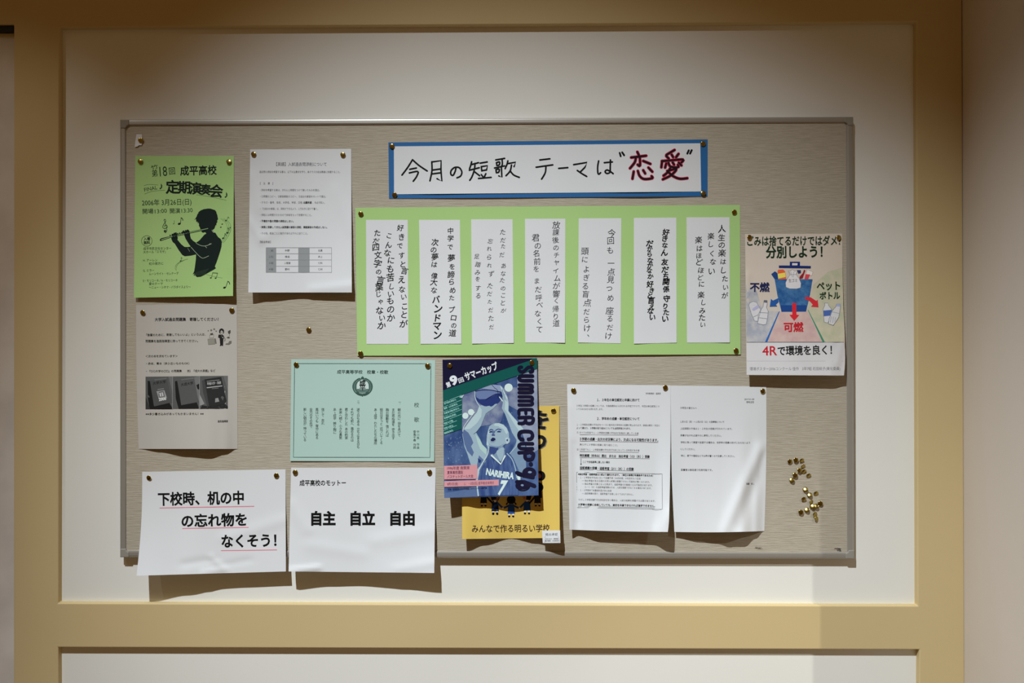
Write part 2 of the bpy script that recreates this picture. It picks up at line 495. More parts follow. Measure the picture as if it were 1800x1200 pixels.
    def done(self, label=None):
        x, y = np.array(self.x), np.array(self.y); s = self.s
        u, v = s.inv(x, y)
        d = s.depth_uv(u, v) + 0.00022 + 0.00007 * np.array(self.o)
        k = (D - d) / F
        pts = np.stack([(x - 900) * k, -d, ZC - (y - 600) * k], 1)
        # every face looks out of the board
        fs = []
        for f in self.f:
            a, b, c = (pts[f[0]], pts[f[1]], pts[f[2]])
            cr = (b[0] - a[0]) * (c[2] - a[2]) - (b[2] - a[2]) * (c[0] - a[0])
            fs.append(f if cr > 0 else tuple(reversed(f)))
        o = link_mesh(self.name, pts.tolist(), fs, self.mats, self.m)
        if self.parent:
            o.parent = self.parent
        else: s.place(o)
        if label: o['label'] = label
        return o

def prof(knots):
    """smooth curve through (u, value) knots"""
    ku = np.array([k[0] for k in knots], float); kv = np.array([k[1] for k in knots], float)
    def f(u):
        u = np.asarray(u, float); i = np.clip(np.searchsorted(ku, u, side='right') - 1, 0, len(ku) - 2)
        t = (u - ku[i]) / (ku[i + 1] - ku[i]); t = t * t * (3 - 2 * t)
        return kv[i] * (1 - t) + kv[i + 1] * t
    return f

def seg_dist(u, v, a, b):
    a = np.array(a); b = np.array(b); d = b - a; L2 = (d ** 2).sum()
    t = np.clip(((u - a[0]) * d[0] + (v - a[1]) * d[1]) / L2, 0, 1)
    return np.hypot(u - a[0] - t * d[0], v - a[1] - t * d[1])

def mklift(bottom, p=1.7, top=0.0, creases=(), ripple=0.0, ph=0.0):
    """bottom: curl of the lower edge in mm over u; creases: (a, b, width, height mm)"""
    fb = prof(bottom)
    def f(u, v):
        r = fb(u) * v ** p + top
        if ripple: r = r + ripple * (np.sin(5.1 * u + 7.3 * v + ph) * np.sin(4.3 * v - 3.1 * u + 2 * ph) + 1) * 0.5 * np.minimum(1, v * 5)
        for a, b, w, h in creases: r = r + h * np.exp(-(seg_dist(u, v, a, b) / w) ** 2)
        return np.maximum(0.0, r) * 0.001
    return f

def notice(name, label, cat, quad, group=None):
    cx = sum(p[0] for p in quad[:2]) / 2; cy = sum(p[1] for p in quad[:2]) / 2
    r = empty(name, P(cx, cy, 0.0)); return tag(r, label, cat, group)

SHEETS = {}
WHITE = mottled('white_paper', (0.705, 0.73, 0.745), (0.725, 0.75, 0.765), 6.0, 0.75)
K = ink(22, 24, 26); KB = ink(8, 9, 10); GREY = ink(95, 98, 100)
#@@NOTICES@@
def over(parent, quad, own=None):
    """lift of a sheet that lies on another sheet"""
    q = [np.array(p, float) for p in quad]
    def f(u, v):
        a, b, c, d = q
        x = (a[0] * (1 - u) + b[0] * u) * (1 - v) + (d[0] * (1 - u) + c[0] * u) * v
        y = (a[1] * (1 - u) + b[1] * u) * (1 - v) + (d[1] * (1 - u) + c[1] * u) * v
        uu, vv = parent.inv(x, y)
        return parent.depth_uv(uu, vv) + (own(u, v) if own else 0)
    return f

# ---- theme banner
Q = [(682.7, 250.3), (1243.9, 245), (1243.5, 345), (683.8, 348.8)]
r = notice('theme_banner', 'long white banner on a blue backing, pinned across the top of the board', 'banner', Q)
sh = Sheet(r, Q, pbr('blue_card', (0.015, 0.125, 0.345), 0.65), 0.0006, mklift([(0, .3), (.3, 2), (.6, 1), (.8, 2.5), (1, .4)], 2), 40, 8, 'backing_sheet')
BLUE_SH = sh
Q2 = [(692.4, 257.2), (1231, 251.7), (1232.5, 336.4), (692.7, 341.3)]
w = Sheet(r, Q2, WHITE, 0.0004, over(sh, Q2, mklift([(0, 0), (.15, 1.6), (.35, .8), (.6, .2), (.8, 1.8), (1, 0)], 3)), 50, 12, 'white_sheet')
p = w.part('theme_handwriting', w.obj)
A = lambda pts: [(680 + x / 6.207, 260 + y / 6.207) for x, y in pts]
B = lambda pts: [(930 + x / 5.806, 250 + y / 5.806) for x, y in pts]
BK = ink(8, 9, 12)
for st in ([(280, 128), (225, 215), (165, 295)], [(280, 128), (350, 190), (440, 250)], [(250, 232), (322, 218)], [(245, 272), (338, 256), (325, 310), (288, 362)],
           [(490, 150), (492, 250), (470, 358)], [(500, 240), (590, 228)], [(498, 282), (590, 270)],
           [(755, 210), (745, 255), (722, 298), (698, 285), (702, 245), (740, 212), (790, 215), (818, 260), (805, 305), (765, 325)],
           [(925, 150), (915, 190), (902, 225)], [(918, 182), (1000, 160)], [(900, 242), (1008, 215)], [(962, 168), (955, 235), (930, 310), (905, 352)], [(960, 262), (1012, 302)],
           [(1018, 165), (1095, 152)], [(1030, 202), (1036, 250)], [(1030, 203), (1098, 193), (1087, 240)], [(1038, 247), (1087, 239)], [(1030, 290), (1048, 312)], [(1080, 280), (1062, 318)], [(1000, 332), (1138, 320)],
           [(1188, 130), (1285, 113)], [(1257, 122), (1260, 175), (1250, 205)], [(1195, 160), (1200, 190)], [(1195, 160), (1230, 152), (1225, 184), (1200, 190)], [(1175, 218), (1285, 195)],
           [(1190, 236), (1195, 270)], [(1190, 237), (1226, 230), (1220, 264), (1196, 268)], [(1250, 215), (1255, 318), (1222, 304)],
           [(1320, 140), (1310, 180), (1290, 225)], [(1318, 170), (1405, 155), (1388, 202)], [(1360, 185), (1345, 250), (1300, 302)], [(1345, 250), (1385, 295), (1445, 320)]):
    sm = len(st) > 3 or st[0][0] in (280, 490, 962, 1360, 1345, 925, 1320, 1257)
    p.stroke(A(st), 2.9, BK, 1, smooth=sm)
p.stroke(A([(490, 152), (592, 138), (590, 240), (600, 362), (548, 335)]), 2.9, BK, 1, smooth=False)
for st in ([(110, 180), (212, 168)], [(72, 254), (242, 230)], [(172, 245), (165, 310), (128, 375)], [(302, 266), (395, 258)],
           [(492, 287), (540, 320), (588, 348)], [(710, 190), (700, 250), (702, 310), (712, 325), (730, 310)], [(768, 208), (850, 200)],
           [(830, 180), (828, 260), (825, 305), (795, 318), (775, 300), (795, 282), (830, 298), (858, 320)]):
    p.stroke(B(st), 2.9, BK, 1)
p.stroke(B([(455, 228), (592, 205), (570, 255), (525, 300)]), 2.9, BK, 1, smooth=False)
for st in ([(925, 108), (935, 142)], [(950, 102), (970, 132)], [(1630, 82), (1615, 115)], [(1660, 80), (1643, 115)]): p.stroke(B(st), 3.4, BK, 1)
p.done()
p = w.part('outlined_characters', w.obj)
RED = ink(190, 40, 75)
for st in ([(1105, 98), (1120, 130)], [(1042, 155), (1195, 137)], [(1090, 155), (1078, 205), (1030, 265)], [(1130, 150), (1132, 238), (1108, 228)], [(1165, 190), (1238, 220)],
           [(1068, 298), (1055, 372)], [(1110, 292), (1130, 345), (1175, 375), (1258, 366), (1250, 345)], [(1165, 285), (1185, 318)], [(1218, 258), (1258, 300)],
           [(1485, 78), (1440, 105), (1402, 128)], [(1400, 140), (1425, 165)], [(1455, 125), (1470, 150)], [(1525, 118), (1500, 152)], [(1358, 190), (1350, 255)], [(1355, 192), (1470, 182), (1572, 176), (1555, 205)],
           [(1400, 215), (1388, 258)], [(1422, 208), (1440, 245), (1490, 256), (1525, 250), (1518, 230)], [(1465, 205), (1480, 228)], [(1528, 208), (1555, 235)],
           [(1440, 265), (1410, 310), (1372, 340)], [(1430, 288), (1505, 272), (1450, 335), (1365, 378)], [(1410, 292), (1470, 345), (1540, 372), (1615, 366)]):
    p.stroke(B(st), 5.6, RED, 0); p.stroke(B(st), 3.4, BK, 2)
p.done('black characters with a red outline')

# ---- poem display
Q = [(624.5, 365), (1300.7, 360), (1301.9, 622.6), (628, 625)]
r = notice('poem_display', 'wide light green sheet with seven white strips of handwritten verse', 'poem display', Q)
GREEN_PAPER = mottled('green_paper', (0.40, 0.63, 0.225), (0.415, 0.645, 0.24), 5.0, 0.75)
sh = Sheet(r, Q, GREEN_PAPER, 0.0006, mklift([(0, 1.5), (.3, 3), (.7, 3.4), (1, 1.5)], 2, ripple=0.8), 48, 24, 'backing_sheet')
POEM_SH = sh
STR = [[(643.4, 386.3), (716.6, 386.3), (718, 604.3), (644.3, 604.5)], [(736.7, 386.3), (808.5, 386.3), (811, 603.8), (739.3, 604.3)],
       [(828.3, 385.5), (901, 385.3), (903.2, 602.6), (829.7, 603.8)], [(922.9, 384.6), (993.7, 384.3), (993.2, 602.3), (923.4, 601.8)],
       [(1017.4, 383.8), (1092, 383.4), (1090.9, 603.3), (1015.7, 601.8)], [(1114.3, 382.9), (1188.8, 382.4), (1189.5, 602.1), (1114.3, 603.8)],
       [(1206.9, 381.9), (1282.3, 381.7), (1282.8, 601.8), (1207.6, 602.1)]]
PO = [([('好きですと言えないことが', 705, 402, 711, 569, 12.5), ('こんなにも苦しいものか', 682.5, 415, 690, 559, 12.5), ('ただ四文字の言葉じゃないか', 661, 408, 671.6, 574, 12.5)], 0.012, .55, .12),
      ([('中学で 夢を諦らめた プロの道', 792, 405.6, 796.5, 586, 11), ('次の夢は 偉大な', 763.5, 426, 764, 509.5, 11), ('バンドマン', 767, 526.5, 770, 589, 15)], 0.012, .3, .08),
      ([('ただただ あなたのことが', 884.5, 408, 884, 545, 9.5), ('忘れられず ただただただ', 861.5, 423, 862.6, 573.6, 9.5), ('足踏みをする', 840, 450, 842.5, 519, 9.5)], -0.006, .45, .18),
      ([('放課後のチャイムが響く帰り道', 978, 396, 978.5, 569, 11.5), ('君の名前を まだ呼べなくて', 943, 418, 948, 578, 11.5)], -0.004, .35, .06),
      ([('今回も 一点見つめ 座るだけ', 1074.7, 409, 1071, 591, 12.5), ('頭によぎる盲点だらけ、', 1027.5, 442, 1034, 592, 12.5)], -0.008, .3, .05),
      ([('好きなん 友だち関係 守りたい', 1169, 408, 1170.5, 561, 11.5), ('だからなかなか 好きと言えない', 1142, 428.5, 1145, 557, 11)], 0.03, .35, .08),
      ([('人生の楽はしたいが', 1269, 402, 1274, 519, 12), ('楽しくない', 1249, 414, 1252, 476, 12), ('楽はほどほどに 楽しみたい', 1228, 422.5, 1236.6, 571, 11.5)], 0.008, .35, .1)]
SLAB = ['three closely written columns', 'columns ending in larger bold characters', 'three thin slanting columns', 'two columns, set high', 'two thin tall columns', 'two thick felt pen columns', 'three columns starting lower towards the left']
for i, (q, (colsx, bold, jit, sl)) in enumerate(zip(STR, PO)):
    own = mklift([(0, .3 + (i * 7 % 3) * .5), (.5, .2), (1, .2 + (i * 5 % 4) * .5)], 4)
    st = Sheet(r, q, WHITE, 0.0003, over(sh, q, own), 8, 20, 'poem_strip')
    st.obj['label'] = 'white paper strip with ' + SLAB[i]
    for s, x0, y0, x1, y1, z in colsx:
        p = st.part('handwriting_column', st.obj)
        p.column(s, x0, y0, x1, y1, z, ink(30, 32, 36) if bold < 0 else BK, bold + (.012 if z > 14 else 0), jit, slant=sl)
        p.done()

# ---- green concert flyer
Q = [(237.7, 273.7), (411.3, 273.7), (409.6, 520), (235.4, 523)]
r = notice('concert_flyer', 'light green concert flyer with a black silhouette of a flute player', 'flyer', Q)
sh = Sheet(r, Q, GREEN_PAPER, 0.0006, mklift([(0, 7), (.5, 10), (.85, 13), (1, 15)], 1.6, creases=[((.97, .3), (.99, .8), .05, 2)]), 24, 32)
SHEETS['flyer'] = sh
FW = 190.0
INK = ink(12, 26, 22, FW); INK2 = ink(30, 55, 38, FW); THIN = ink(70, 105, 62, FW)
p = sh.part('heading_lettering')
p.line('竹', 265.5, 295, 277.5, 292, 7, INK2, 0, 0); p.line('弟', 267, 305, 276.5, 304, 12, INK2, 0.005)
p.cap('18', 280.5, 301.5, 293.5, 300.5, 17, INK2, 0.0); p.line('回', 297, 301, 307.5, 300, 12, INK2, 0.005)
p.line('成平高校', 316.5, 300.5, 381, 299, 15.5, INK, 0.022)
for ch, x, y, z in (('定', 303.5, 329, 21.5), ('期', 324, 329.5, 20), ('演', 343.5, 331.5, 19.5), ('奏', 361.5, 333.5, 17.5), ('会', 380, 336, 21)):
    p.glyph(ch, x, y, z, INK, 0.028, 0.06 if ch in '奏会' else 0.0, res=3)
p.line('FINAL', 253.5, 333.5, 276, 329, 8, INK2, 0.0)
p.glyph('♪', 283, 327, 13, INK2, 0.01); p.glyph('♪', 397.5, 342, 13, INK2, 0.01)
p.stroke([(253, 326), (262, 324), (278, 325)], .5, THIN); p.stroke([(254, 341), (268, 336), (290, 334)], .5, THIN)
p.stroke([(345, 342), (372, 346), (398, 352)], .5, THIN)
p.line('2006年 3月26日(日)', 249.5, 356.5, 336.5, 354.5, 10.5, INK2, 0.004)
p.line('開場', 250.5, 371.5, 269.5, 371, 8.5, INK2, 0.006); p.cap('13:00', 272, 371.5, 293, 370, 7, INK2); p.line('開演', 298.5, 370.8, 316.5, 370.3, 8.5, INK2, 0.006)
p.cap('13:30', 319, 370.3, 338.5, 369, 7, INK2)
p.done()
p = sh.part('programme_lettering')
p.ring(258, 423.3, 9.3, .6, INK2); p.line('入場', 252.5, 419.8, 263.6, 419.5, 5.6, INK, .02); p.line('無料', 252.5, 426.6, 263.6, 426.2, 5.6, INK, .02)
for s, x0, y0, x1, y1, z in (('成平市民文化センター', 252, 437, 301, 436.2, 5), ('大ホール「ミモザ」', 252, 443, 291, 442, 4.8), ('H. アーレン', 251.5, 457.5, 276.5, 457, 4.6), ('虹の彼方に', 262, 463.3, 287, 462.8, 4.6),
                             ('G. ミラー', 251.5, 475.6, 271, 475, 4.6), ('ムーンライト・セレナーデ', 262, 481.3, 314, 480.2, 4.6), ('E・モリコーネ／A・モリコーネ', 251.5, 493.3, 312, 492.3, 4.6),
                             ('愛のテーマ', 262, 498.8, 286, 498.3, 4.6), ('～ニュー・シネマ・パラダイスより～', 262, 505, 335, 504, 4.6)):
    p.line(s, x0, y0, x1, y1, z, INK2)
p.done()
p = sh.part('flute_player_picture')
Z5 = lambda pts: [(270 + x / 10.91, 340 + y / 10.91) for x, y in pts]
# head with ragged hair, face in profile, neck
p.poly(Z5([(1040, 288), (960, 300), (900, 325), (850, 368), (868, 362), (838, 400), (825, 440), (805, 475), (778, 505), (815, 485), (815, 520), (825, 552), (838, 530), (850, 580), (858, 548), (870, 585), (868, 622), (885, 640),
           (890, 668), (905, 690), (925, 705), (918, 722), (925, 742), (950, 750), (985, 738), (1008, 760), (1005, 775), (975, 800), (1000, 900), (1200, 900), (1205, 800), (1188, 755), (1155, 742), (1130, 700), (1165, 670), (1190, 600), (1205, 612), (1203, 575), (1222, 545),
           (1220, 510), (1235, 490), (1226, 440), (1218, 400), (1195, 350), (1218, 372), (1180, 320), (1130, 302), (1090, 290)]), INK, 1)
# torso
p.poly([(359, 412.5), (366, 408.5), (378.5, 409), (383.2, 416.3), (388, 420), (389.9, 424.9), (389.1, 433.6), (386.4, 443.3), (381, 459.6), (377.5, 468), (379.5, 471), (375.6, 473.7), (365.8, 479.1), (358, 483.5), (352.8, 486.1),
        (346.3, 486.7), (343, 484), (346, 481.5), (340, 484), (342.5, 480), (338.8, 482), (341.5, 476), (342.5, 469.3), (344.2, 456.3), (344.7, 447), (340, 438), (345.3, 426), (350.7, 422.2)], INK, 2)
# far arm and hand
p.poly([(345.5, 446.6), (335, 449), (324.7, 450), (320.3, 447.7), (313.8, 439), (307.3, 428.2), (303.4, 424.8), (301.2, 420), (300.8, 416), (303, 411.5), (308, 408.6), (310.6, 409), (311, 414), (312.4, 417), (311.9, 421.2), (318.2, 428.8), (322, 432), (324.5, 433.8), (330, 434), (336.6, 433), (343, 437)], INK, 2)
# near arm and hand
p.poly([(319.5, 407.5), (322, 405.6), (325.5, 406.2), (328.5, 403.8), (332, 404), (333.6, 408), (334.2, 414), (335.5, 419), (339.8, 423.5), (345.3, 426.8), (352, 431), (362, 431.5), (372, 436), (372, 448), (362, 452), (357, 453.5), (348, 447), (340, 439), (332.5, 429.5), (326.5, 420), (323.5, 412.5)], INK, 3)
# flute
p.poly([(280.8, 421.2), (283, 418.6), (366.4, 399.8), (367, 402.6), (300, 417.2), (283.5, 422.8), (281.2, 422.9)], INK, 4)
p.poly([(283.2, 420.6), (300, 415.6), (365.6, 400.9), (365.9, 401.8), (300, 416.6), (283.6, 421.8)], ink(140, 175, 120, FW), 5)
for k in range(7): p.disc(299 + k * 3.4, 413.4 - k * .75, 1.2, INK, 6, n=8)
for pts in ([(303, 411.6), (304.5, 414.5), (303.5, 418)], [(306.2, 410), (307.8, 413.5), (306.6, 417.5)], [(309.4, 409.2), (310.6, 412.5), (309.6, 416.8)], [(322.5, 405.8), (325, 409), (325.6, 413)], [(326, 405), (328.5, 408.5), (328.8, 412.5)], [(329.8, 404.2), (331.8, 408), (331.6, 412)]):
    p.stroke(pts, 2.2, INK, 7)
LT = ink(150, 165, 140, FW)
p.stroke([(344.5, 427.2), (352, 431), (358, 432.2), (365, 431), (372, 428)], .8, LT, 8); p.stroke([(360, 432), (363.5, 435.5)], .7, LT, 8); p.stroke([(366, 430.8), (370, 427.5)], .6, LT, 8)
p.stroke([(335.5, 434), (344.5, 444), (351, 450.5), (357, 453.6), (367, 449.5)], .8, LT, 8); p.stroke([(330, 436), (333.5, 442)], .5, LT, 8)
p.stroke([(372.5, 404), (374.2, 407.2), (376.5, 408.6)], .8, LT, 8)
for k in range(9): p.stroke([(341 + k * 2.2, 484.5 - k * .2), (346 + k * 2.6, 478 - k * .8)], .4, ink(60, 80, 62, FW), 8)
p.done()
def note(x, y, h, m, lean=0.18, flag=True, r=None):
    p = sh.part('music_note')
    r = r or h * .2
    p.disc(x, y, r * 1.25, m, 1, r * .85, 12, -0.35); tx, ty = x + r * 1.05 + h * lean, y - h
    p.stroke([(x + r * 1.05, y), (tx, ty)], max(.55, h * .07), m, 1)
    if flag: p.stroke([(tx, ty), (tx + h * .22, ty + h * .14), (tx + h * .3, ty + h * .42)], h * .12, m, 1)
    p.done()
note(315, 393.2, 10.5, INK, .1); note(305.2, 393, 6, THIN, .02, False, .9)
note(397, 387.6, 6.5, INK2, .35); note(394.5, 505.3, 11, INK, .35, r=1.9); note(392.2, 418.5, 8, INK2, .15); note(399.8, 409, 8.5, INK2, -.12)
note(390.5, 393.8, 1, INK2, flag=False, r=1.1); note(388, 399.2, 1, INK2, flag=False, r=1.1); note(404.3, 400, 1, INK2, flag=False, r=.8); note(317.3, 458.3, 6, INK2, -.05, r=1.1)
p = sh.part('music_note')
p.disc(370.5, 488.2, 1.5, INK2, 1, 1.1); p.disc(378.8, 488.6, 1.5, INK2, 1, 1.1)
p.stroke([(371.8, 488), (373.8, 479)], .6, INK2, 1); p.stroke([(380.1, 488.4), (382.4, 480)], .6, INK2, 1); p.stroke([(373.8, 479.4), (382.4, 480)], 1.1, INK2, 1)
p.done()
p = sh.part('music_staff')
for k, (a, b) in enumerate(((388, 398), (391, 401), (394, 404))):
    p.stroke([(a, 384), (b - 1 + k * .4, 392), (b + 1.5, 402), (b - 1.5, 412), (b - 7, 421), (b - 12, 427)], .45, THIN)
p.stroke([(330, 455), (318, 459), (310, 465), (308, 471), (310, 475.5)], .5, THIN); p.stroke([(326, 456), (315, 462), (310.5, 468), (310, 474)], .4, THIN); p.stroke([(362, 482), (375, 485.5), (391, 488.5)], .4, THIN)
p.done()
p = sh.part('treble_clef')
p.stroke([(291, 408.5), (288.5, 406.5), (289.8, 404.6), (291.6, 405.6)], 1.5, INK2, 1); p.disc(289.9, 405.9, 1.5, INK2, 1)
p.stroke([(291, 408.3), (293.3, 404), (290.3, 391), (288.2, 387), (290, 385), (291.2, 388.5), (287.3, 395), (286, 399.5), (289.8, 401.6), (294, 399), (293, 395.6), (289.6, 396), (289.2, 399)], .9, INK2, 1)
p.done()

# ---- exam notice (white, top left)
Q = [(439.8, 262.5), (617.3, 261.5), (618.4, 513.9), (436.5, 513.9)]
r = notice('exam_notice', 'white printed notice with a small grey table, beside the green concert flyer', 'notice', Q)
sh = Sheet(r, Q, WHITE, 0.0006, mklift([(0, 18.5), (.15, 15), (.5, 10.5), (.8, 13), (1, 14.5)], 1.6, creases=[((0, .5), (.12, .63), .03, 1.6), ((.12, .63), (.3, .55), .04, 1.2), ((.02, .2), (.1, .4), .05, 1.4), ((.6, .98), (1, .95), .03, 1.8), ((.85, .3), (1, .55), .06, 1.2)]), 40, 52)
SHEETS['exam'] = sh
GW = 205.0
T1 = ink(85, 88, 92, GW); T2 = ink(112, 115, 118, GW); T3 = ink(55, 58, 60, GW)
p = sh.part('heading_text')
p.line('【英語】入試過去問添削について', 485.6, 288.5, 574, 288.7, 6.3, T1)
p.done()
p = sh.part('body_text')
for s, x0, x1, y, b in (('過去問の添削を希望する者は、以下の注意点を守り、各クラスの担当教諭に依頼すること。', 456, 598, 302, 0), ('【　注　意　】', 457, 480, 322.2, 0),
                        ('・添削を希望する者は、きちんと時間をつけて解いたものを提出。', 457, 562, 334, 0), ('・①問題のコピー、②解答解説のコピー、③自分の解答をセットで提出。', 457, 573, 345.2, 0),
                        ('・「③自分の解答」は、添削ができるよう、１行おきに空けて書く。', 457, 559, 366.8, 0), ('・添削には時間がかかるので余裕をもって依頼すること。', 457, 548, 377.6, 0),
                        ('・予備校や塾の問題の添削はしない。', 457, 516, 388.5, 1), ('・実際に受験してきた入試問題の解答の添削、模範解答の作成はしない。', 457, 575, 399.2, 1),
                        ('・その他、担当ごとに指示があればそれに従うこと。', 457, 541, 410, 0), ('【担当教諭】', 457, 476, 425, 0)):
    p.line(s, x0, y, x1, y + .2, 3.9, T3 if b else T2, .022 if b else -.004)
p.line('・クラス・番号、名前、大学名、学部、日程、', 457, 355.8, 532.5, 356, 3.9, T2); p.line('出題年度', 533.5, 356, 548, 356, 3.9, T3, .03); p.line('、を必ず記入。', 549.5, 356, 571, 356, 3.9, T2)
p.done()
p = sh.part('printed_table')
GC = ink(140, 144, 146, GW); LN = ink(130, 134, 136, GW)
TX = [467.7, 485, 524.7, 543.7, 582.7]; TY = [435, 445.7, 456.7, 467.7, 478.7]
p.rect(TX[0], TY[0], TX[1], TY[4], GC); p.rect(TX[2], TY[0], TX[3], TY[4], GC)
for y in TY: p.stroke([(TX[0], y), (TX[4], y)], .6, LN, 1, False)
for x in TX: p.stroke([(x, TY[0]), (x, TY[4])], .6, LN, 1, False)
for i, (a, b, c, d) in enumerate((('１組', '中野', '５組', '石黒'), ('２組', '椎名', '６組', '井上'), ('３組', '二階堂', '７組', '仁科'), ('４組', '野村', '８組', '仁村'))):
    y = (TY[i] + TY[i + 1]) / 2
    for s, cx, w in ((a, 476.5, 8), (b, 505, 8 if len(b) == 2 else 11), (c, 534.2, 8), (d, 563, 7.5)): p.line(s, cx - w / 2, y, cx + w / 2, y, 3.8, T3)
p.done()

# ---- grey request for past papers
Q = [(239.3, 536), (416.5, 533), (417.6, 788.7), (243.9, 788.7)]
r = notice('book_request_notice', 'greyish recycled paper notice with a printed photograph of three books', 'notice', Q)
RECY = mottled('recycled_paper', (0.50, 0.48, 0.435), (0.52, 0.50, 0.455), 8.0, 0.8)
sh = Sheet(r, Q, RECY, 0.0006, mklift([(0, 0), (.2, 6), (.45, 14), (.68, 17), (.85, 10), (1, 0)], 1.5, creases=[((.0, .1), (.05, .6), .06, 1.5)]), 32, 36,
           warp=lambda u, v: (-1.5 * np.sin(math.pi * v) * (1 - u), 0 * u))
SHEETS['books'] = sh
W2 = 226.0
T = ink(52, 52, 48, W2); TB = ink(34, 34, 32, W2)
p = sh.part('heading_text')
p.line('大学入試過去問題集　寄贈してください！', 272, 561.5, 384, 561, 5.8, TB, .02)
p.done()
p = sh.part('body_text')
for s, x0, y0, x1, y1, z in (('「後輩のために、寄贈してもいいよ」という人は、', 257, 588.7, 361, 587.5, 4.5), ('問題集を進路指導室に持ってきてください。', 256, 599.5, 348, 599, 4.6), ('＜次の本を求めています＞', 256, 626, 312, 625.6, 4.2),
                             ('・赤本、青本（多少古いものもOK）', 257, 639, 332.6, 638.4, 4.2), ('・『○○大学の□□』の問題集', 257, 652.5, 319.5, 651.8, 4.3), ('例）『成大の英語』など', 329, 652, 378.5, 651.3, 4.3),
                             ('※※多少書き込みがあってもかまいません！※※', 256, 727.6, 358, 727, 4.3), ('進路指導部', 382.5, 740.5, 400.7, 740, 3.9)):
    p.line(s, x0, y0, x1, y1, z, T, .012)
p.done()
p = sh.part('cartoon_picture')
M = lambda pts: [(355 + x / 24.0, 570 + y / 24.0) for x, y in pts]
G1 = ink(120, 118, 108, W2); G2 = ink(75, 74, 66, W2); SK = ink(185, 183, 172, W2)
p.poly(M([(830, 165), (760, 190), (725, 250), (722, 350), (760, 385), (900, 385), (932, 340), (930, 240), (890, 190)]), TB, 0)
p.poly(M([(810, 250), (775, 320), (790, 390), (830, 415), (880, 390), (892, 330), (860, 270)]), SK, 1)
p.poly(M([(700, 430), (860, 425), (920, 480), (950, 570), (905, 600), (890, 870), (830, 880), (770, 870), (745, 580), (680, 550)]), TB, 0)
p.poly(M([(755, 870), (825, 860), (820, 900), (750, 912)]), TB, 0); p.poly(M([(835, 862), (885, 868), (890, 912), (840, 900)]), TB, 0)
p.stroke(M([(800, 320), (860, 318)]), .4, T, 2); p.stroke(M([(815, 360), (845, 362)]), .4, T, 2); p.stroke(M([(825, 440), (830, 540)]), .8, ink(110, 108, 100, W2), 2); p.disc(*M([(880, 550)])[0], 1.1, SK, 2)
p.stroke(M([(965, 580), (975, 640), (950, 700)]), 1, G1, 1)
for x, y, q in ((265, 265, 1.1), (390, 245, 1.7), (515, 200, 1.6), (600, 285, 1.2)): p.disc(*M([(x, y)])[0], q, G1, 0)
p.frame(M([(330, 440), (500, 430), (490, 560), (310, 570)]), .6, G1); p.poly(M([(340, 380), (460, 360), (470, 440), (370, 450)]), G2, 0)
p.poly(M([(245, 620), (540, 600), (540, 830), (270, 850)]), ink(150, 148, 136, W2), 0); p.frame(M([(245, 620), (540, 600), (540, 830), (270, 850)]), .6, G1, 1); p.poly(M([(530, 590), (580, 590), (620, 800), (560, 820)]), G1, 1)
p.poly(M([(1180, 235), (1090, 300), (1110, 380), (1160, 405), (1205, 350), (1205, 245)]), G2, 0); p.stroke(M([(1155, 400), (1165, 520)]), .6, G1); p.poly(M([(1035, 560), (1120, 510), (1190, 575), (1110, 590)]), G2, 0)
p.poly(M([(990, 850), (1010, 800), (1110, 790), (1150, 700), (1250, 690), (1240, 800), (1140, 860)]), G1, 0)
p.done()
p = sh.part('books_photograph')
Bk = lambda pts: [(240 + x / 10.0, 650 + y / 10.0) for x, y in pts]
cg = lambda g: ink(g, g + 2, g + 1, W2)
p.poly(Bk([(158, 118), (1605, 102), (1605, 680), (158, 690)]), cg(92), 0)
p.poly(Bk([(560, 115), (630, 115), (630, 390)]), cg(112), 1); p.poly(Bk([(1010, 130), (1105, 105), (1105, 560), (1080, 500)]), cg(118), 1); p.poly(Bk([(1530, 105), (1605, 102), (1605, 380)]), cg(110), 1)
p.poly(Bk([(195, 190), (240, 195), (310, 640), (580, 580), (625, 660), (625, 690), (230, 690), (200, 500)]), cg(26), 2); p.poly(Bk([(180, 520), (240, 690), (158, 690), (158, 480)]), cg(60), 2)
p.poly(Bk([(235, 195), (530, 140), (625, 570), (305, 632)]), cg(84), 3); p.poly(Bk([(310, 165), (525, 135), (530, 160), (320, 185)]), cg(110), 4)
p.poly(Bk([(675, 200), (720, 190), (790, 620), (1060, 570), (1090, 650), (1090, 680), (740, 685), (690, 500)]), cg(28), 2)
p.poly(Bk([(715, 190), (1010, 145), (1090, 560), (785, 618)]), cg(90), 3); p.poly(Bk([(780, 165), (1000, 130), (1012, 155), (790, 180)]), cg(112), 4)
p.poly(Bk([(1150, 190), (1200, 165), (1290, 620), (1240, 640), (1170, 400)]), cg(70), 2); p.poly(Bk([(1195, 165), (1490, 122), (1580, 540), (1545, 600), (1275, 640)]), cg(44), 3); p.poly(Bk([(1150, 620), (1290, 640), (1560, 600), (1605, 640), (1605, 680), (1120, 685)]), cg(40), 2)
p.poly(Bk([(1112, 430), (1195, 595), (1115, 630)]), cg(150), 2); p.poly(Bk([(1050, 265), (1100, 240), (1105, 350), (1070, 330)]), cg(30), 4)
p.stroke(Bk([(635, 115), (630, 690)]), .9, cg(150), 6, False); p.stroke(Bk([(1110, 108), (1106, 686)]), .9, cg(150), 6, False)
p.line('大学大学', *Bk([(285, 240)])[0], *Bk([(515, 205)])[0], 5, cg(45), .02, 5); p.line('大成大学', *Bk([(780, 262)])[0], *Bk([(995, 228)])[0], 5, cg(45), .02, 5)
p.line('早稲大学・英語', *Bk([(1240, 245)])[0], *Bk([(1485, 222)])[0], 4.5, cg(190), .02, 5)
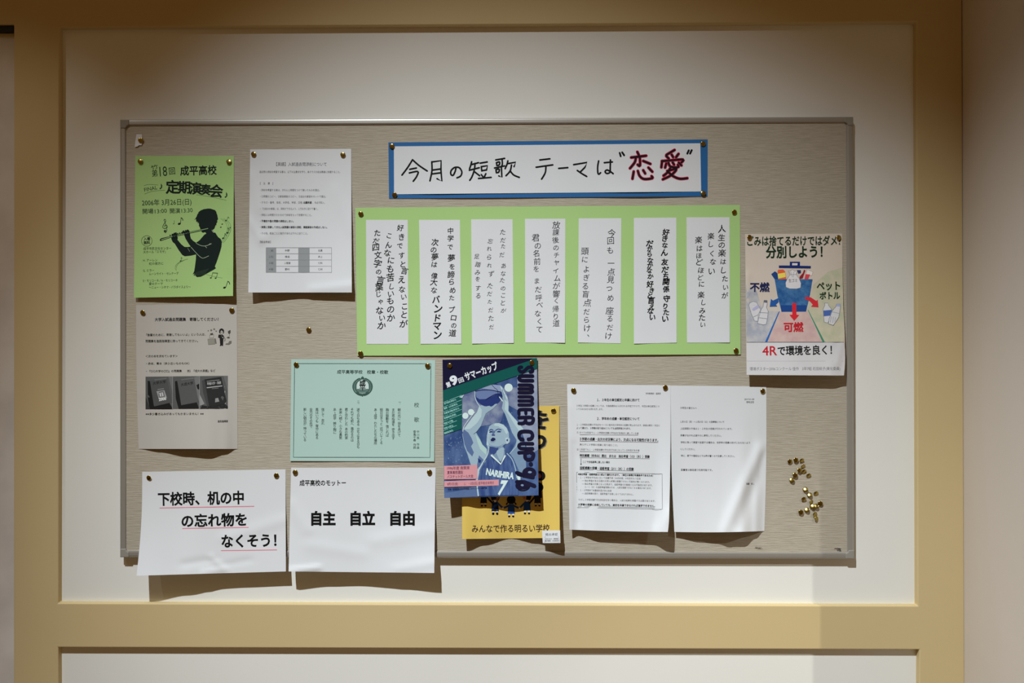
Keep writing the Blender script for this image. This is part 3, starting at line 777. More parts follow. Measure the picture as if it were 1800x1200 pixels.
p.stroke(Bk([(1235, 200), (1460, 175)]), .9, cg(160), 5); p.stroke(Bk([(1240, 312), (1500, 280)]), 1.8, cg(175), 5); p.stroke(Bk([(1325, 330), (1440, 318)]), .8, cg(140), 5)
p.poly(Bk([(1385, 500), (1435, 490), (1455, 555), (1380, 570)]), cg(150), 5)
p.poly(Bk([(350, 375), (490, 355), (535, 495), (395, 520)]), cg(160), 5); p.frame(Bk([(385, 395), (470, 380), (490, 470), (405, 480)]), 1.2, cg(60), 6); p.poly(Bk([(405, 410), (460, 400), (470, 455), (415, 465)]), cg(210), 6); p.stroke(Bk([(437, 412), (442, 455)]), 1.2, cg(60), 7)
p.line('2006', *Bk([(390, 520)])[0], *Bk([(520, 498)])[0], 6.5, cg(225), .04, 7); p.stroke(Bk([(370, 345), (480, 328)]), .9, cg(165), 5)
p.done()
# ---- school song sheet
Q = [(512, 631), (765, 632.5), (763.3, 810.8), (510, 810)]
r = notice('school_song_sheet', 'pale mint sheet with a thin border, round laurel crest and columns of song text', 'song sheet', Q)
MINT = mottled('mint_paper', (0.43, 0.62, 0.555), (0.445, 0.635, 0.57), 5.0, 0.75)
sh = Sheet(r, Q, MINT, 0.0006, mklift([(0, 2), (.5, .8), (1, 2.2)], 2), 28, 20)
SHEETS['song'] = sh
MW = 215.0
TS = ink(48, 68, 62, MW); TS2 = ink(66, 90, 82, MW)
p = sh.part('border_line'); p.frame([(517.8, 638.8), (757.5, 639), (755.8, 803.7), (515.8, 803.3)], .9, ink(45, 70, 72, MW)); p.done()
p = sh.part('heading_text')
p.line('成平高等学校　校章・校歌', 592.5, 653.4, 682.5, 654, 6.4, TS, .014)
p.done()
p = sh.part('song_title'); secs = [sh.part('song_verse'), sh.part('song_verse'), sh.part('song_chorus')]
p.glyph('校', 732.2, 711.7, 8, TS); p.glyph('歌', 732.2, 737.5, 8, TS)
for s, x, y0, y1, z in (('中川良　　作曲', 734.7, 758.5, 786.5, 4.4), ('香島千尋　作詞', 728.8, 758.5, 786.5, 4.4), ('一、', 702.5, 706.5, 710, 4), ('二、', 630, 706, 710, 4),
                        ('朝の光に 目をあげて', 701.7, 720, 765, 5), ('まだ見ぬ道を 歩き出す', 691.3, 720, 770, 5), ('胸の鼓動を 信じれば', 680.8, 720, 765, 5), ('明日はきっと 近づいてくる', 670.3, 720, 778, 5),
                        ('あゝ成平 わたしたちの場所', 660, 720, 779, 5), ('迷う日もある 立ち止まる日も', 629.7, 719.5, 785.5, 5), ('それでも前へ 進めるのは', 619, 719.5, 773.5, 5), ('君と交わした あの約束', 608.8, 719.5, 769.5, 5),
                        ('未来へ続く 小さな勇気', 598.7, 719.5, 769.5, 5), ('あゝ成平 誇り胸に', 588.3, 719.5, 760, 5), ('信じて 走れ', 567.5, 719.5, 744, 5), ('風はいつも 背中にある', 557.2, 719.5, 769, 5),
                        ('全力のその先で', 546.7, 719.5, 749.5, 5), ('新しい明日が 待っている', 536, 719.5, 773, 5)):
    (p if x > 720 else secs[0 if x > 650 else 1 if x > 575 else 2]).column(s, x, y0, x, y1, z, TS2 if z < 4.5 else TS, .004)
for q in [p] + secs: q.done()
p = sh.part('school_crest')
E = lambda pts: [(600 + x / 22.5, 655 + y / 22.5) for x, y in pts]
CG = ink(58, 88, 80, MW); CM = ink(100, 130, 122, MW); CL = ink(196, 214, 208, MW); CK = ink(20, 34, 32, MW)
cx, cy = 637.2, 679.6
p.poly([(cx + 14.5 * math.cos(a) * (1.05), cy + 14 * math.sin(a)) for a in [2 * math.pi * k / 40 for k in range(40)]], CM, 0)
for sgn in (-1, 1):
    for k in range(17):
        a = math.radians(-72 + k * 9.2); rx, ry = 16.6, 15.2
        x, y = cx + sgn * rx * math.cos(a), cy + ry * math.sin(a)
        rot = math.atan2(-math.cos(a) - .5 * math.sin(a), sgn * (math.sin(a) - .7 * math.cos(a) * -1))
        p.disc(x, y, 2.3, CG, 1, .95, 10, rot)
        p.disc(cx + sgn * 12.7 * math.cos(a), cy + 12.2 * math.sin(a), 1.7, CG, 1, .75, 10, rot + 1.2 * sgn)
p.poly(E([(840, 135), (780, 185), (770, 235), (840, 262), (910, 235), (895, 185)]), CG, 2)
p.poly(E([(520, 775), (640, 830), (760, 880), (832, 945), (900, 880), (1030, 830), (1150, 775), (960, 760), (832, 850), (700, 760)]), CG, 2)
p.poly(E([(840, 262), (740, 310), (650, 370), (610, 470), (605, 640), (1085, 640), (1080, 470), (1040, 370), (940, 310)]), CL, 3)
p.poly(E([(605, 645), (1085, 645), (1040, 730), (832, 760), (650, 730)]), CM, 3); p.stroke(E([(620, 655), (760, 700), (832, 715), (910, 700), (1070, 655)]), .7, CG, 4); p.stroke(E([(700, 790), (832, 810), (965, 790)]), .6, CL, 4)
p.glyph('成', *E([(838, 410)])[0], 9.6, CK, .035, layer=5); p.glyph('平', *E([(838, 595)])[0], 8.8, CK, .02, layer=5, sx=1.15)
p.done()

# ---- hand lettered reminder
Q = [(250, 829), (501.9, 824.5), (502.5, 1004), (240, 1011.5)]
r = notice('reminder_notice', 'white landscape sheet with three lines of bold black characters underlined in red', 'notice', Q)
sh = Sheet(r, Q, WHITE, 0.0006, mklift([(0, 35), (.28, 25), (.55, 14.5), (.7, 14), (1, 13)], 1.8, creases=[((.32, .9), (.52, .86), .035, -1.5), ((.5, .84), (.56, .93), .025, 2), ((.55, .93), (.75, .88), .03, -1.1), ((.45, .99), (.58, .96), .03, 2.0), ((.6, .66), (.98, .5), .06, 1.2)]), 60, 44,
           warp=lambda u, v: (3.2 * np.sin(math.pi * v) * (1 - u) ** 3, 0 * u))
SHEETS['reminder'] = sh
for wd, x0, y0, x1, y1, z in (('下校時、机の中', 277.5, 877.5, 428.5, 874.5, 21.5), ('の忘れ物を', 319, 916, 434, 913, 21), ('なくそう！', 389, 951.5, 486, 949.5, 21.5)):
    p = sh.part('lettering_line'); p.line(wd, x0, y0, x1, y1, z, KB, .03, res=3); p.done()
PK = ink(222, 120, 140)
for a in ([(281, 892.5), (360, 891), (446.5, 889.5)], [(321, 928.5), (380, 927.5), (436.5, 926.5)], [(389, 967.3), (440, 966.8), (486.5, 966)]):
    p = sh.part('red_underline'); p.stroke(a, 1.3, PK); p.done()

# ---- school motto
Q = [(511.7, 821.7), (765.7, 821.7), (763.3, 1006.7), (507.3, 1004)]
r = notice('motto_notice', 'white landscape sheet printed with three large bold two-character words', 'notice', Q)
sh = Sheet(r, Q, WHITE, 0.0006, mklift([(0, 18), (.25, 14), (.45, 12.5), (.75, 17), (1, 23)], 1.8, creases=[((.02, .99), (.2, .96), .025, 3), ((.0, .35), (.12, .6), .05, 1.2), ((.6, .7), (.98, .6), .07, 1.3), ((.15, .75), (.5, .82), .06, 1), ((.75, .97), (1, .9), .05, 1.6)]), 52, 40)
SHEETS['motto'] = sh
p = sh.part('heading_lettering')
p.line('成平高校のモットー', 526.5, 848.7, 608, 848.5, 9.6, K, .022, res=3)
p.done()
for wd, x0, x1 in (('自主', 547, 590), ('自立', 616, 659.5), ('自由', 686, 729)):
    p = sh.part('word_lettering'); p.line(wd, x0, 911.3, x1, 911.3, 22.5, KB, .045, res=3); p.done()

# ---- yellow poster
Q = [(811, 717), (983, 712.8), (984, 945), (812.5, 947)]
r = notice('school_poster', 'yellow poster of children holding hands, half hidden behind the blue basketball poster', 'poster', Q)
YEL = mottled('yellow_poster', (0.72, 0.52, 0.115), (0.735, 0.535, 0.125), 5.0, 0.6)
sh = Sheet(r, Q, YEL, 0.0006, mklift([(0, 22), (.2, 12), (.5, .5), (.75, 10), (1, 25)], 1.5, creases=[((.97, 0.01), (1, .02), .05, 1.5)]), 36, 40)
SHEETS['yellow'] = sh; YSH = sh
p = sh.part('lettering')
DB = ink(45, 22, 24); SHD = ink(120, 115, 105)
p.line('みんなで作る明るい学校', 829.5, 929.3, 966.3, 928.3, 12.8, DB, .012, res=3)
p.done()
p = sh.part('title_lettering')
for dx, m, l in ((1.6, SHD, 0), (0, ink(18, 18, 22), 1)):
    p.glyph('を', 949 + dx, 738 + dx * .6, 30, m, .04, .2, l, res=3); p.glyph('つ', 946 + dx, 776 + dx * .6, 30, m, .05, .0, l, res=3, sx=.9)
p.done()
p = sh.part('children_picture')
NV = ink(20, 20, 36); HAIR = ink(10, 9, 12); BLU = ink(28, 72, 150); SKN = ink(205, 150, 105); SKD = ink(190, 110, 75); SOK = ink(235, 225, 205)
Y = lambda pts: [(810 + x / 10.0, 860 + y / 10.0) for x, y in pts]
def kid(ox, oy, body, sc=1.0, face=0, hair=True, tails=False):
    f = lambda pts: [(ox + x * sc, oy + y * sc) for x, y in pts]
    for sx in (-1, 1):
        p.poly(f([(sx * 2, 15), (sx * 5, 15), (sx * 4.8, 19.5), (sx * 2.2, 19.5)]), SOK, 1); p.poly(f([(sx * 1.6, 19), (sx * 5, 18.6), (sx * 5.6, 21.4), (sx * 3.2, 22.4), (sx * 1.6, 21)]), HAIR, 2)
    p.poly(f([(-4, -1), (4, -1), (5.6, 4), (6.4, 15.6), (-6.4, 15.6), (-5.6, 4)]), body, 3)
    p.poly(f([(-2.4, -2.6), (2.4, -2.6), (1.6, -.4), (-1.6, -.4)]), SOK, 4)
    p.disc(ox, oy - 8.6 * sc, 7.6 * sc, SKN if face else HAIR, 4)
    if face: p.poly(f([(-face * 8, -9), (-face * 6, -15.5), (0, -17), (face * 3, -15), (face * 1.2, -9), (face * 1.8, -4), (-face * 5.5, -2.6)]), HAIR, 5); p.disc(ox + face * 4.3 * sc, oy - 6.8 * sc, 1.7 * sc, SKD, 5)
    if tails:
        for sx in (-1, 1): p.poly(f([(sx * 5.5, -6), (sx * 9.8, -1), (sx * 8.2, 0.6), (sx * 6, -1.6)]), HAIR, 5)
kid(870.5, 882.5, NV); kid(850.2, 870, NV, .9); kid(945, 870, NV, .9)
p.s  # front row
kid(870.4, 881.5, BLU, 1.0, 1); kid(898.6, 886.8, BLU, 1.0, 0, tails=True); kid(926.4, 881.5, BLU, 1.0, -1)
for a, m in (([(875, 884), (880, 889), (883.8, 892.6)], BLU), ([(895, 888), (888, 891.5), (884.4, 892.8)], BLU), ([(902, 888), (909, 891.5), (912.5, 892.8)], BLU), ([(922, 884), (917, 889), (913.5, 892.6)], BLU), ([(866, 884), (860, 878), (856, 873)], NV), ([(931, 884), (936, 878), (941, 872)], NV)):
    p.stroke(a, 3, m, 6)
p.disc(884, 893, 1.7, SOK, 7); p.disc(913.2, 893, 1.7, SOK, 7)
# children of the ring whose heads show beside the blue poster
p.disc(950, 836, 8.6, HAIR, 3); p.disc(946.5, 836.5, 5, SKD, 4); p.disc(947, 856, 8.2, HAIR, 3); p.disc(944.5, 859, 4.2, SKD, 4); p.poly([(938, 866), (952, 863), (953, 874), (940, 880)], NV, 2)
p.disc(840, 848, 8, HAIR, 2); p.disc(862, 832, 8, HAIR, 2); p.disc(925, 826, 8, HAIR, 2); p.disc(895, 820, 8, HAIR, 2)
p.done()
Q2 = [(952.8, 932.2), (984.7, 932), (985.2, 954), (954, 954.2)]
stk = Sheet(r, Q2, WHITE, 0.0003, over(sh, Q2), 8, 6, 'permit_sticker'); stk.obj['label'] = 'small white sticker on the lower right corner'
p = stk.part('printed_text', stk.obj)
p.line('掲出承認', 958.5, 939.2, 980.5, 938.8, 4.4, T1); p.stroke([(957, 943.8), (982, 943.4)], .4, GREY); p.stroke([(957, 952.6), (983, 952.2)], .4, GREY)
p.line('2006.03.01　教務部', 958, 946.8, 981.5, 946.5, 2.2, GREY); p.line('掲示期間　３月末まで', 957.5, 950.4, 983, 950, 2.5, T1)
p.done()

# ---- basketball poster
Q = [(777.8, 632), (944.2, 629.2), (946.7, 870.3), (780.8, 875)]
r = notice('basketball_poster', 'blue summer tournament poster of a basketball player shooting the ball', 'poster', Q)
m = mottled('poster_blue', (0.024, 0.060, 0.185), (0.085, 0.15, 0.31), 42.0, 0.5, stretch=(1, 1, .6), detail=5)
sh = Sheet(r, Q, m, 0.0042, mklift([(0, 31), (.25, 25), (.55, 23), (.8, 27), (1, 33)], 1.75), 36, 48)
SHEETS['basket'] = sh
BP = lambda pts: [(800 + x / 10.0, 680 + y / 10.0) for x, y in pts]
BQ = lambda pts: [(770 + x / 9.474, 780 + y / 9.474) for x, y in pts]
c = lambda r_, g_, b_: ink(r_, g_, b_, 222.0, .5)
S1, S2, S3, S4, S5 = c(176, 200, 205), c(150, 175, 188), c(118, 143, 168), c(86, 108, 148), c(52, 72, 124)
DK, DN = c(34, 52, 112), c(22, 30, 80); HI = c(205, 226, 222)
p = sh.part('player_picture')
# lights and haze of the hall
p.poly(BP([(120, 140), (340, 60), (1120, 0), (1120, 420), (900, 300), (800, 620), (120, 760)]), mottled('poster_haze', (0.085, 0.115, 0.26), (0.24, 0.285, 0.385), 45.0, 0.5, detail=4), 0)
p.poly([(908.5, 652), (943.8, 640), (945.5, 760), (946, 790), (930, 800), (912, 740)], mottled('poster_mist', (0.20, 0.25, 0.37), (0.32, 0.37, 0.47), 40.0, 0.5), 0)
p.poly([(781, 866), (810, 862), (845, 850), (850, 871.5), (780.8, 875)], S4, 1)
for x, y, q in ((280, 440, 5.4), (180, 505, 5.4), (940, 10, 7.2)): p.disc(*BP([(x, y)])[0], q, HI, 2)
random.seed(3)
for k in range(70):
    x, y = random.uniform(783, 815), random.uniform(768, 815); p.disc(x, y, random.uniform(.3, .9), S4 if k % 3 else S3, 1, n=6, ry=random.uniform(.4, 1.8))
for k in range(60):
    x, y = random.uniform(845, 905), random.uniform(722, 752); p.disc(x, y, random.uniform(.3, .7), S4 if k % 3 else S3, 1, n=6, ry=random.uniform(.4, 1.4))
# ball
bx, by = BP([(590, 120)])[0]
p.disc(bx, by, 24.4, DK, 3, 22.2, 36); p.poly(BP([(350, 70), (470, 20), (640, -40), (800, -30), (822, 90), (730, 125), (560, 210), (430, 215), (375, 180)]), c(104, 122, 165), 4)
p.poly(BP([(470, 20), (640, -45), (800, -30), (815, 75), (640, 55)]), c(140, 156, 184), 5)
p.stroke(BP([(350, 75), (480, 52), (640, 55), (820, 95)]), 1.5, DN, 6); p.stroke(BP([(540, 220), (640, 160), (735, 122), (830, 160)]), 1.3, DN, 6); p.stroke(BP([(640, -45), (700, 20), (745, 60), (755, 200)]), .9, DN, 6)
# his right arm (left in the picture)
p.poly(BP([(425, 330), (470, 318), (520, 345), (600, 330), (640, 350), (700, 300), (735, 290), (735, 312), (660, 385), (590, 430), (540, 465), (500, 560), (455, 680), (380, 780), (320, 830), (240, 800), (150, 745), (180, 700), (300, 540), (385, 440)]), S2, 7)
p.poly(BP([(425, 335), (470, 400), (460, 520), (380, 640), (260, 740), (150, 745), (300, 540), (385, 440)]), S1, 8)
p.stroke(BP([(345, 80), (352, 180), (380, 260), (430, 335)]), 1.4, S1, 8)
p.stroke(BP([(345, 440), (250, 560), (160, 690), (135, 780)]), 1.0, HI, 9)
p.poly(BP([(150, 740), (240, 800), (330, 830), (370, 800), (440, 920), (470, 1000), (560, 1090), (570, 1180), (560, 1400), (540, 1700), (420, 1900), (390, 1700), (330, 1540), (220, 1190), (165, 1050), (125, 830)]), S2, 7)
p.poly(BP([(150, 740), (235, 805), (290, 900), (320, 980), (280, 1040), (330, 1150), (300, 1220), (210, 1120), (165, 1000), (130, 820)]), S4, 8)
p.poly(BP([(360, 830), (440, 930), (480, 1010), (555, 1090), (545, 1190), (440, 1090), (390, 960)]), c(170, 200, 196), 8)
p.poly(BP([(420, 1200), (520, 1300), (500, 1420), (440, 1520), (380, 1400)]), S4, 8); p.poly(BP([(400, 1250), (460, 1290), (440, 1340), (410, 1320)]), DK, 9)
p.poly(BP([(330, 1360), (430, 1420), (520, 1480), (480, 1640), (390, 1700)]), S1, 8)
# his left arm (right in the picture)
p.poly(BP([(770, 170), (800, 190), (850, 240), (830, 130), (800, 30), (790, -30), (830, 0), (860, 60), (920, 170), (945, 280), (940, 420), (1000, 500), (1110, 620), (1210, 740), (1140, 790), (1130, 980), (1060, 1080), (1080, 930), (1000, 800), (940, 640), (880, 480), (820, 370), (840, 270)]), S2, 7)
p.poly(BP([(860, 110), (910, 190), (935, 300), (930, 420), (1100, 620), (1200, 740), (1130, 780), (1040, 650), (950, 500), (870, 390), (880, 270)]), S1, 8)
p.stroke(BP([(780, 175), (830, 245)]), 1.6, HI, 9); p.stroke(BP([(800, -10), (860, 100), (915, 200)]), 1.1, HI, 9); p.stroke(BP([(830, 40), (880, 230)]), .8, S4, 9); p.stroke(BP([(870, 120), (905, 250)]), .6, S4, 9)
p.poly(BP([(1080, 960), (1180, 960), (1230, 1010), (1250, 1400), (1180, 1600), (1020, 1250), (960, 1170), (1030, 1060)]), S3, 6)
p.stroke(BP([(1140, 960), (1060, 1060), (960, 1170)]), 1.0, S1, 9)
# head
p.poly(BP([(600, 690), (640, 660), (700, 635), (770, 632), (850, 660), (910, 720), (945, 800), (950, 890), (968, 920), (960, 970), (920, 1005), (880, 1000), (880, 1060), (860, 1180), (600, 1180), (570, 1060), (550, 1010), (560, 930), (562, 850), (580, 760)]), S2, 10)
p.poly(BP([(700, 640), (770, 634), (850, 662), (905, 725), (930, 800), (900, 830), (850, 740), (760, 690), (680, 680)]), S1, 11)
p.poly(BP([(560, 850), (580, 760), (600, 720), (610, 800), (590, 900), (600, 1000), (570, 1030), (552, 1005)]), S1, 11)
p.poly(BP([(600, 1040), (700, 1070), (800, 1060), (880, 1000), (875, 1080), (760, 1130), (700, 1220), (600, 1190)]), S5, 11)
p.stroke(BP([(600, 765), (630, 745), (665, 755)]), 1.5, DK, 12); p.stroke(BP([(715, 760), (760, 738), (810, 755)]), 1.5, DK, 12)
p.poly(BP([(595, 790), (630, 768), (660, 782), (640, 800), (600, 802)]), DK, 12); p.poly(BP([(730, 785), (770, 765), (815, 785), (790, 798), (745, 795)]), DK, 12); p.poly(BP([(640, 770), (715, 765), (690, 820), (655, 822)]), S4, 11)
p.poly(BP([(638, 840), (665, 822), (705, 838), (700, 856), (650, 856)]), S5, 12)
p.poly(BP([(622, 925), (660, 885), (705, 900), (712, 925), (670, 955), (630, 950)]), DN, 12); p.stroke(BP([(625, 958), (670, 968), (712, 935)]), 1.0, S3, 13)
p.stroke(BP([(585, 820), (575, 900), (590, 985), (640, 1030), (760, 1045), (860, 1000)]), .8, S3, 12)
p.poly(BP([(880, 900), (920, 885), (950, 920), (935, 985), (900, 990)]), S1, 12); p.poly(BP([(900, 925), (930, 910), (930, 950), (908, 955)]), S5, 13)
# neck, chest, vest
p.poly(BQ([(860, 40), (1100, 40), (1120, 180), (1045, 300), (960, 260), (880, 180)]), S3, 11); p.poly(BQ([(960, 130), (1050, 60), (1100, 60), (1090, 200), (1045, 290), (1010, 240)]), S2, 12); p.poly(BQ([(870, 40), (960, 60), (990, 120), (930, 180), (870, 150)]), S5, 12)
VEST = mottled('poster_vest', (0.028, 0.062, 0.20), (0.075, 0.135, 0.30), 60.0, 0.5, stretch=(2.2, 1, .5), detail=3)
p.poly(BQ([(830, 100), (880, 170), (1045, 320), (1130, 180), (1180, 160), (1240, 280), (1290, 420), (1330, 640), (1330, 850), (680, 868), (640, 700), (690, 460), (790, 290)]), VEST, 13)
p.stroke(BQ([(845, 60), (825, 180), (740, 320), (670, 460), (650, 640), (670, 860)]), 2.4, S1, 14); p.stroke(BQ([(850, 60), (832, 185), (750, 325)]), .5, DN, 15)
p.stroke(BQ([(890, 190), (1045, 335), (1115, 200)]), 2.8, HI, 14, smooth=False); p.stroke(BQ([(880, 210), (1045, 358), (1130, 215)]), .6, DN, 15, smooth=False)
p.stroke(BQ([(1150, 160), (1230, 250), (1285, 400), (1310, 560)]), 1.8, S2, 14)
for a in ([(900, 270), (930, 400)], [(870, 560), (960, 850)], [(1190, 330), (1230, 420)], [(1220, 640), (1210, 850)], [(760, 400), (740, 620)]): p.stroke(BQ(a), 1.0, S4, 14)
p.done()
p = sh.part('vest_lettering')
p.cap('NARIHIRA', 854.6, 828.5, 903.6, 836.5, 12.6, HI, .05, 16, arc=-1.0); p.cap('7', 877.5, 857, 889.5, 857.5, 27, HI, .05, 16, slant=.25)
p.poly([(909, 836), (915, 838), (914.5, 848), (909.5, 842)], HI, 16)
p.done()
p = sh.part('heading_panel')
NAVY, TEAL = c(16, 14, 48), c(8, 84, 78)
p.poly([(777.8, 632), (944.2, 629.2), (944.3, 635), (930.8, 633.5), (778.6, 686)], NAVY, 10)
p.poly([(778.5, 686), (930.8, 633.6), (936, 629.6), (944.2, 629.3), (944.4, 647.6), (812.3, 693.5), (812, 753.5), (780.2, 764), (779.6, 740)], TEAL, 11)
p.line('第', 784.3, 677.5, 792, 674.6, 8.6, c(225, 232, 235), .03, 12); p.cap('9', 791.5, 670.5, 804, 666, 17.5, c(225, 232, 235), .05, 12); p.line('回', 806, 669.5, 814.8, 666.3, 8.2, c(225, 232, 235), .02, 12)
p.line('サマーカップ', 817.5, 663, 874.5, 642.3, 13.5, c(225, 232, 235), .035, 12, res=3)
TL = c(150, 205, 196)
for i, (s, x1) in enumerate((('成平高校(神奈川)', 801.5), ('聖陵・山北高(埼玉)', 804), ('武蔵里学園(神奈川)', 807), ('常陽高校(茨城)', 801.5), ('明星大(千葉)', 796.5), ('栄南大(埼玉)', 796.5), ('湘南高(東京)', 796.5))):
    y = 708.7 + i * 8.6 + (.6 if i > 3 else 0); dx = x1 - 780.5; p.line(s, 780.5, y + .8, x1, y + .8 - dx * .36, 3.2, TL, .02, 12)
    yy = 706.5 + i * 8.3; p.stroke([(779.4, yy + .4), (788, yy - 3)], .5, TL, 12); p.stroke([(790, yy - 3.6), (811.6 if i < 5 else 803, yy - (12.2 if i < 5 else 9))], .6, TL, 12)
p.poly([(806.8, 697.5), (816, 693), (812.4, 699.5)], S1, 12)
p.done()
p = sh.part('title_lettering')
TN = c(10, 8, 44)
def slab_letter(y0, w, strokes, wd):
    for st in strokes: p.stroke([(938.8 - bb, y0 + aa) for aa, bb in st], wd + .5, TN, 18)
def letter(ch, y0, y1):
    w = y1 - y0; k = w * .5
    if ch == 'S': slab_letter(y0, w, [[(w - 2.6, 7), (w - 3.2, 3.6), (k, 2.8), (3, 5), (2.8, 10), (k, 14.6), (w - 2.8, 19), (w - 3, 24), (k, 26.6), (3, 25.6), (2.6, 22)]], 5.2)
    if ch == 'U': slab_letter(y0, w, [[(2.9, 2.8), (2.9, 20), (4.2, 25), (k, 26.8), (w - 4.2, 25), (w - 2.9, 20), (w - 2.9, 2.8)]], 5.4)
    if ch == 'M': slab_letter(y0, w, [[(2.6, 26.6), (2.6, 8), (3.6, 4), (k * .6, 2.9), (k - .6, 4.6), (k, 9), (k, 26.6)], [(k, 9), (k + .6, 4.6), (w - k * .6, 2.9), (w - 3.6, 4), (w - 2.6, 8), (w - 2.6, 26.6)]], 4.9)
    if ch == 'E': slab_letter(y0, w, [[(w - 2.4, 2.9), (5, 2.9), (2.9, 6), (2.9, 23), (5, 26.6), (w - 2.4, 26.6)], [(3, 14.7), (w - 3.4, 14.7)]], 5.0)
    if ch == 'R': slab_letter(y0, w, [[(2.9, 26.6), (2.9, 3), (w - 5, 2.9), (w - 2.8, 6), (w - 2.8, 11), (w - 5, 14.6), (5, 15)], [(k, 15), (w - 3.6, 18), (w - 2.7, 22), (w - 2.6, 26.6)]], 5.2)
    if ch == 'C': slab_letter(y0, w, [[(w - 2.8, 10), (w - 4.2, 5), (k, 2.8), (4.6, 5), (2.9, 10), (2.9, 20), (4.6, 24.8), (k, 26.8), (w - 4.2, 24.8), (w - 2.8, 20)]], 5.6)
    if ch == 'P': slab_letter(y0, w, [[(2.9, 26.6), (2.9, 3), (w - 5.6, 2.9), (w - 2.8, 6.4), (w - 2.8, 12), (w - 5.6, 15.8), (4, 16)]], 5.6)
for ch, y0, y1 in (('S', 642.4, 655.6), ('U', 657.4, 671.4), ('M', 673.6, 692.2), ('M', 694.2, 713.8), ('E', 716.4, 729.6), ('R', 730.6, 746.4), ('C', 755, 774.4), ('U', 776.4, 791), ('P', 792.4, 809.8)): letter(ch, y0, y1)
p.disc(933, 815.3, 3.7, TN, 18)
p.disc(930.2, 830.2, 12.3, TN, 18, 9.4); p.stroke([(936.5, 838), (921, 835.2), (908.6, 830.6)], 6.6, TN, 18, False); p.disc(931.4, 829.6, 3.4, S3, 19, 1.9)
p.disc(918.8, 853, 13, TN, 18, 9.2); p.stroke([(908.5, 846.6), (921, 846.4), (939.2, 853.4)], 6.6, TN, 18, False); p.disc(917.6, 852.6, 3.4, S3, 19, 1.9)
p.done()
p = sh.part('date_panel')
PKP = c(206, 146, 152); TP = c(96, 40, 70)
p.poly([(780.5, 818.5), (839, 816.6), (839.2, 841.4), (780.8, 842.3)], PKP, 17); p.poly([(781, 845.3), (876.8, 842.5), (876.8, 852.9), (781, 855.6)], PKP, 17)
p.line('1996年度 南関東', 786, 822.9, 825.6, 822, 5.6, TP, .01, 18); p.line('夏季高校選抜', 786, 830.6, 814, 829.8, 5.4, TP, .015, 18); p.line('バスケットボール大会', 786, 838, 832, 836.6, 5.6, TP, .01, 18)
p.line('8月3日(金)・4日(土)・5日(日) 成平総合体育会館', 786.4, 850.5, 873, 848.3, 5, TP, .006, 18); p.line('主催／全国高等学校体育連盟バスケットボール専門部', 787, 859.3, 856, 857.3, 3, c(20, 28, 70), .01, 18); p.stroke([(784, 843.8), (828, 842.6)], .5, DK, 18)
p.done()

# ---- graduation notice and letter side by side
Q = [(996.9, 675.2), (1178.6, 677), (1175.5, 934.6), (1001, 930.5)]
r = notice('graduation_notice', 'white notice densely printed with underlined headings and a boxed paragraph', 'notice', Q)
sh = Sheet(r, Q, WHITE, 0.0012, mklift([(0, 15), (.07, 10), (.28, 20), (.6, 21), (.84, 23), (1, 38)], 2.0, creases=[((0, .17), (.08, .42), .05, 1.4), ((.06, .42), (.09, .95), .03, -1.6), ((.9, 1), (1, .88), .05, 3)]), 44, 56,
           warp=lambda u, v: (-1.6 * np.clip((v - .9) / .1, 0, 1) ** 2 * (u > .5) * (2 * u - 1) + 1.2 * np.sin(math.pi * v) * u, 1.0 * np.sin(math.pi * u) * v))
SHEETS['grad'] = sh
X1 = ink(58, 60, 62); X2 = ink(100, 102, 104); X3 = ink(28, 30, 32)
secs = [sh.part('upper_text'), sh.part('middle_text'), sh.part('boxed_text')]
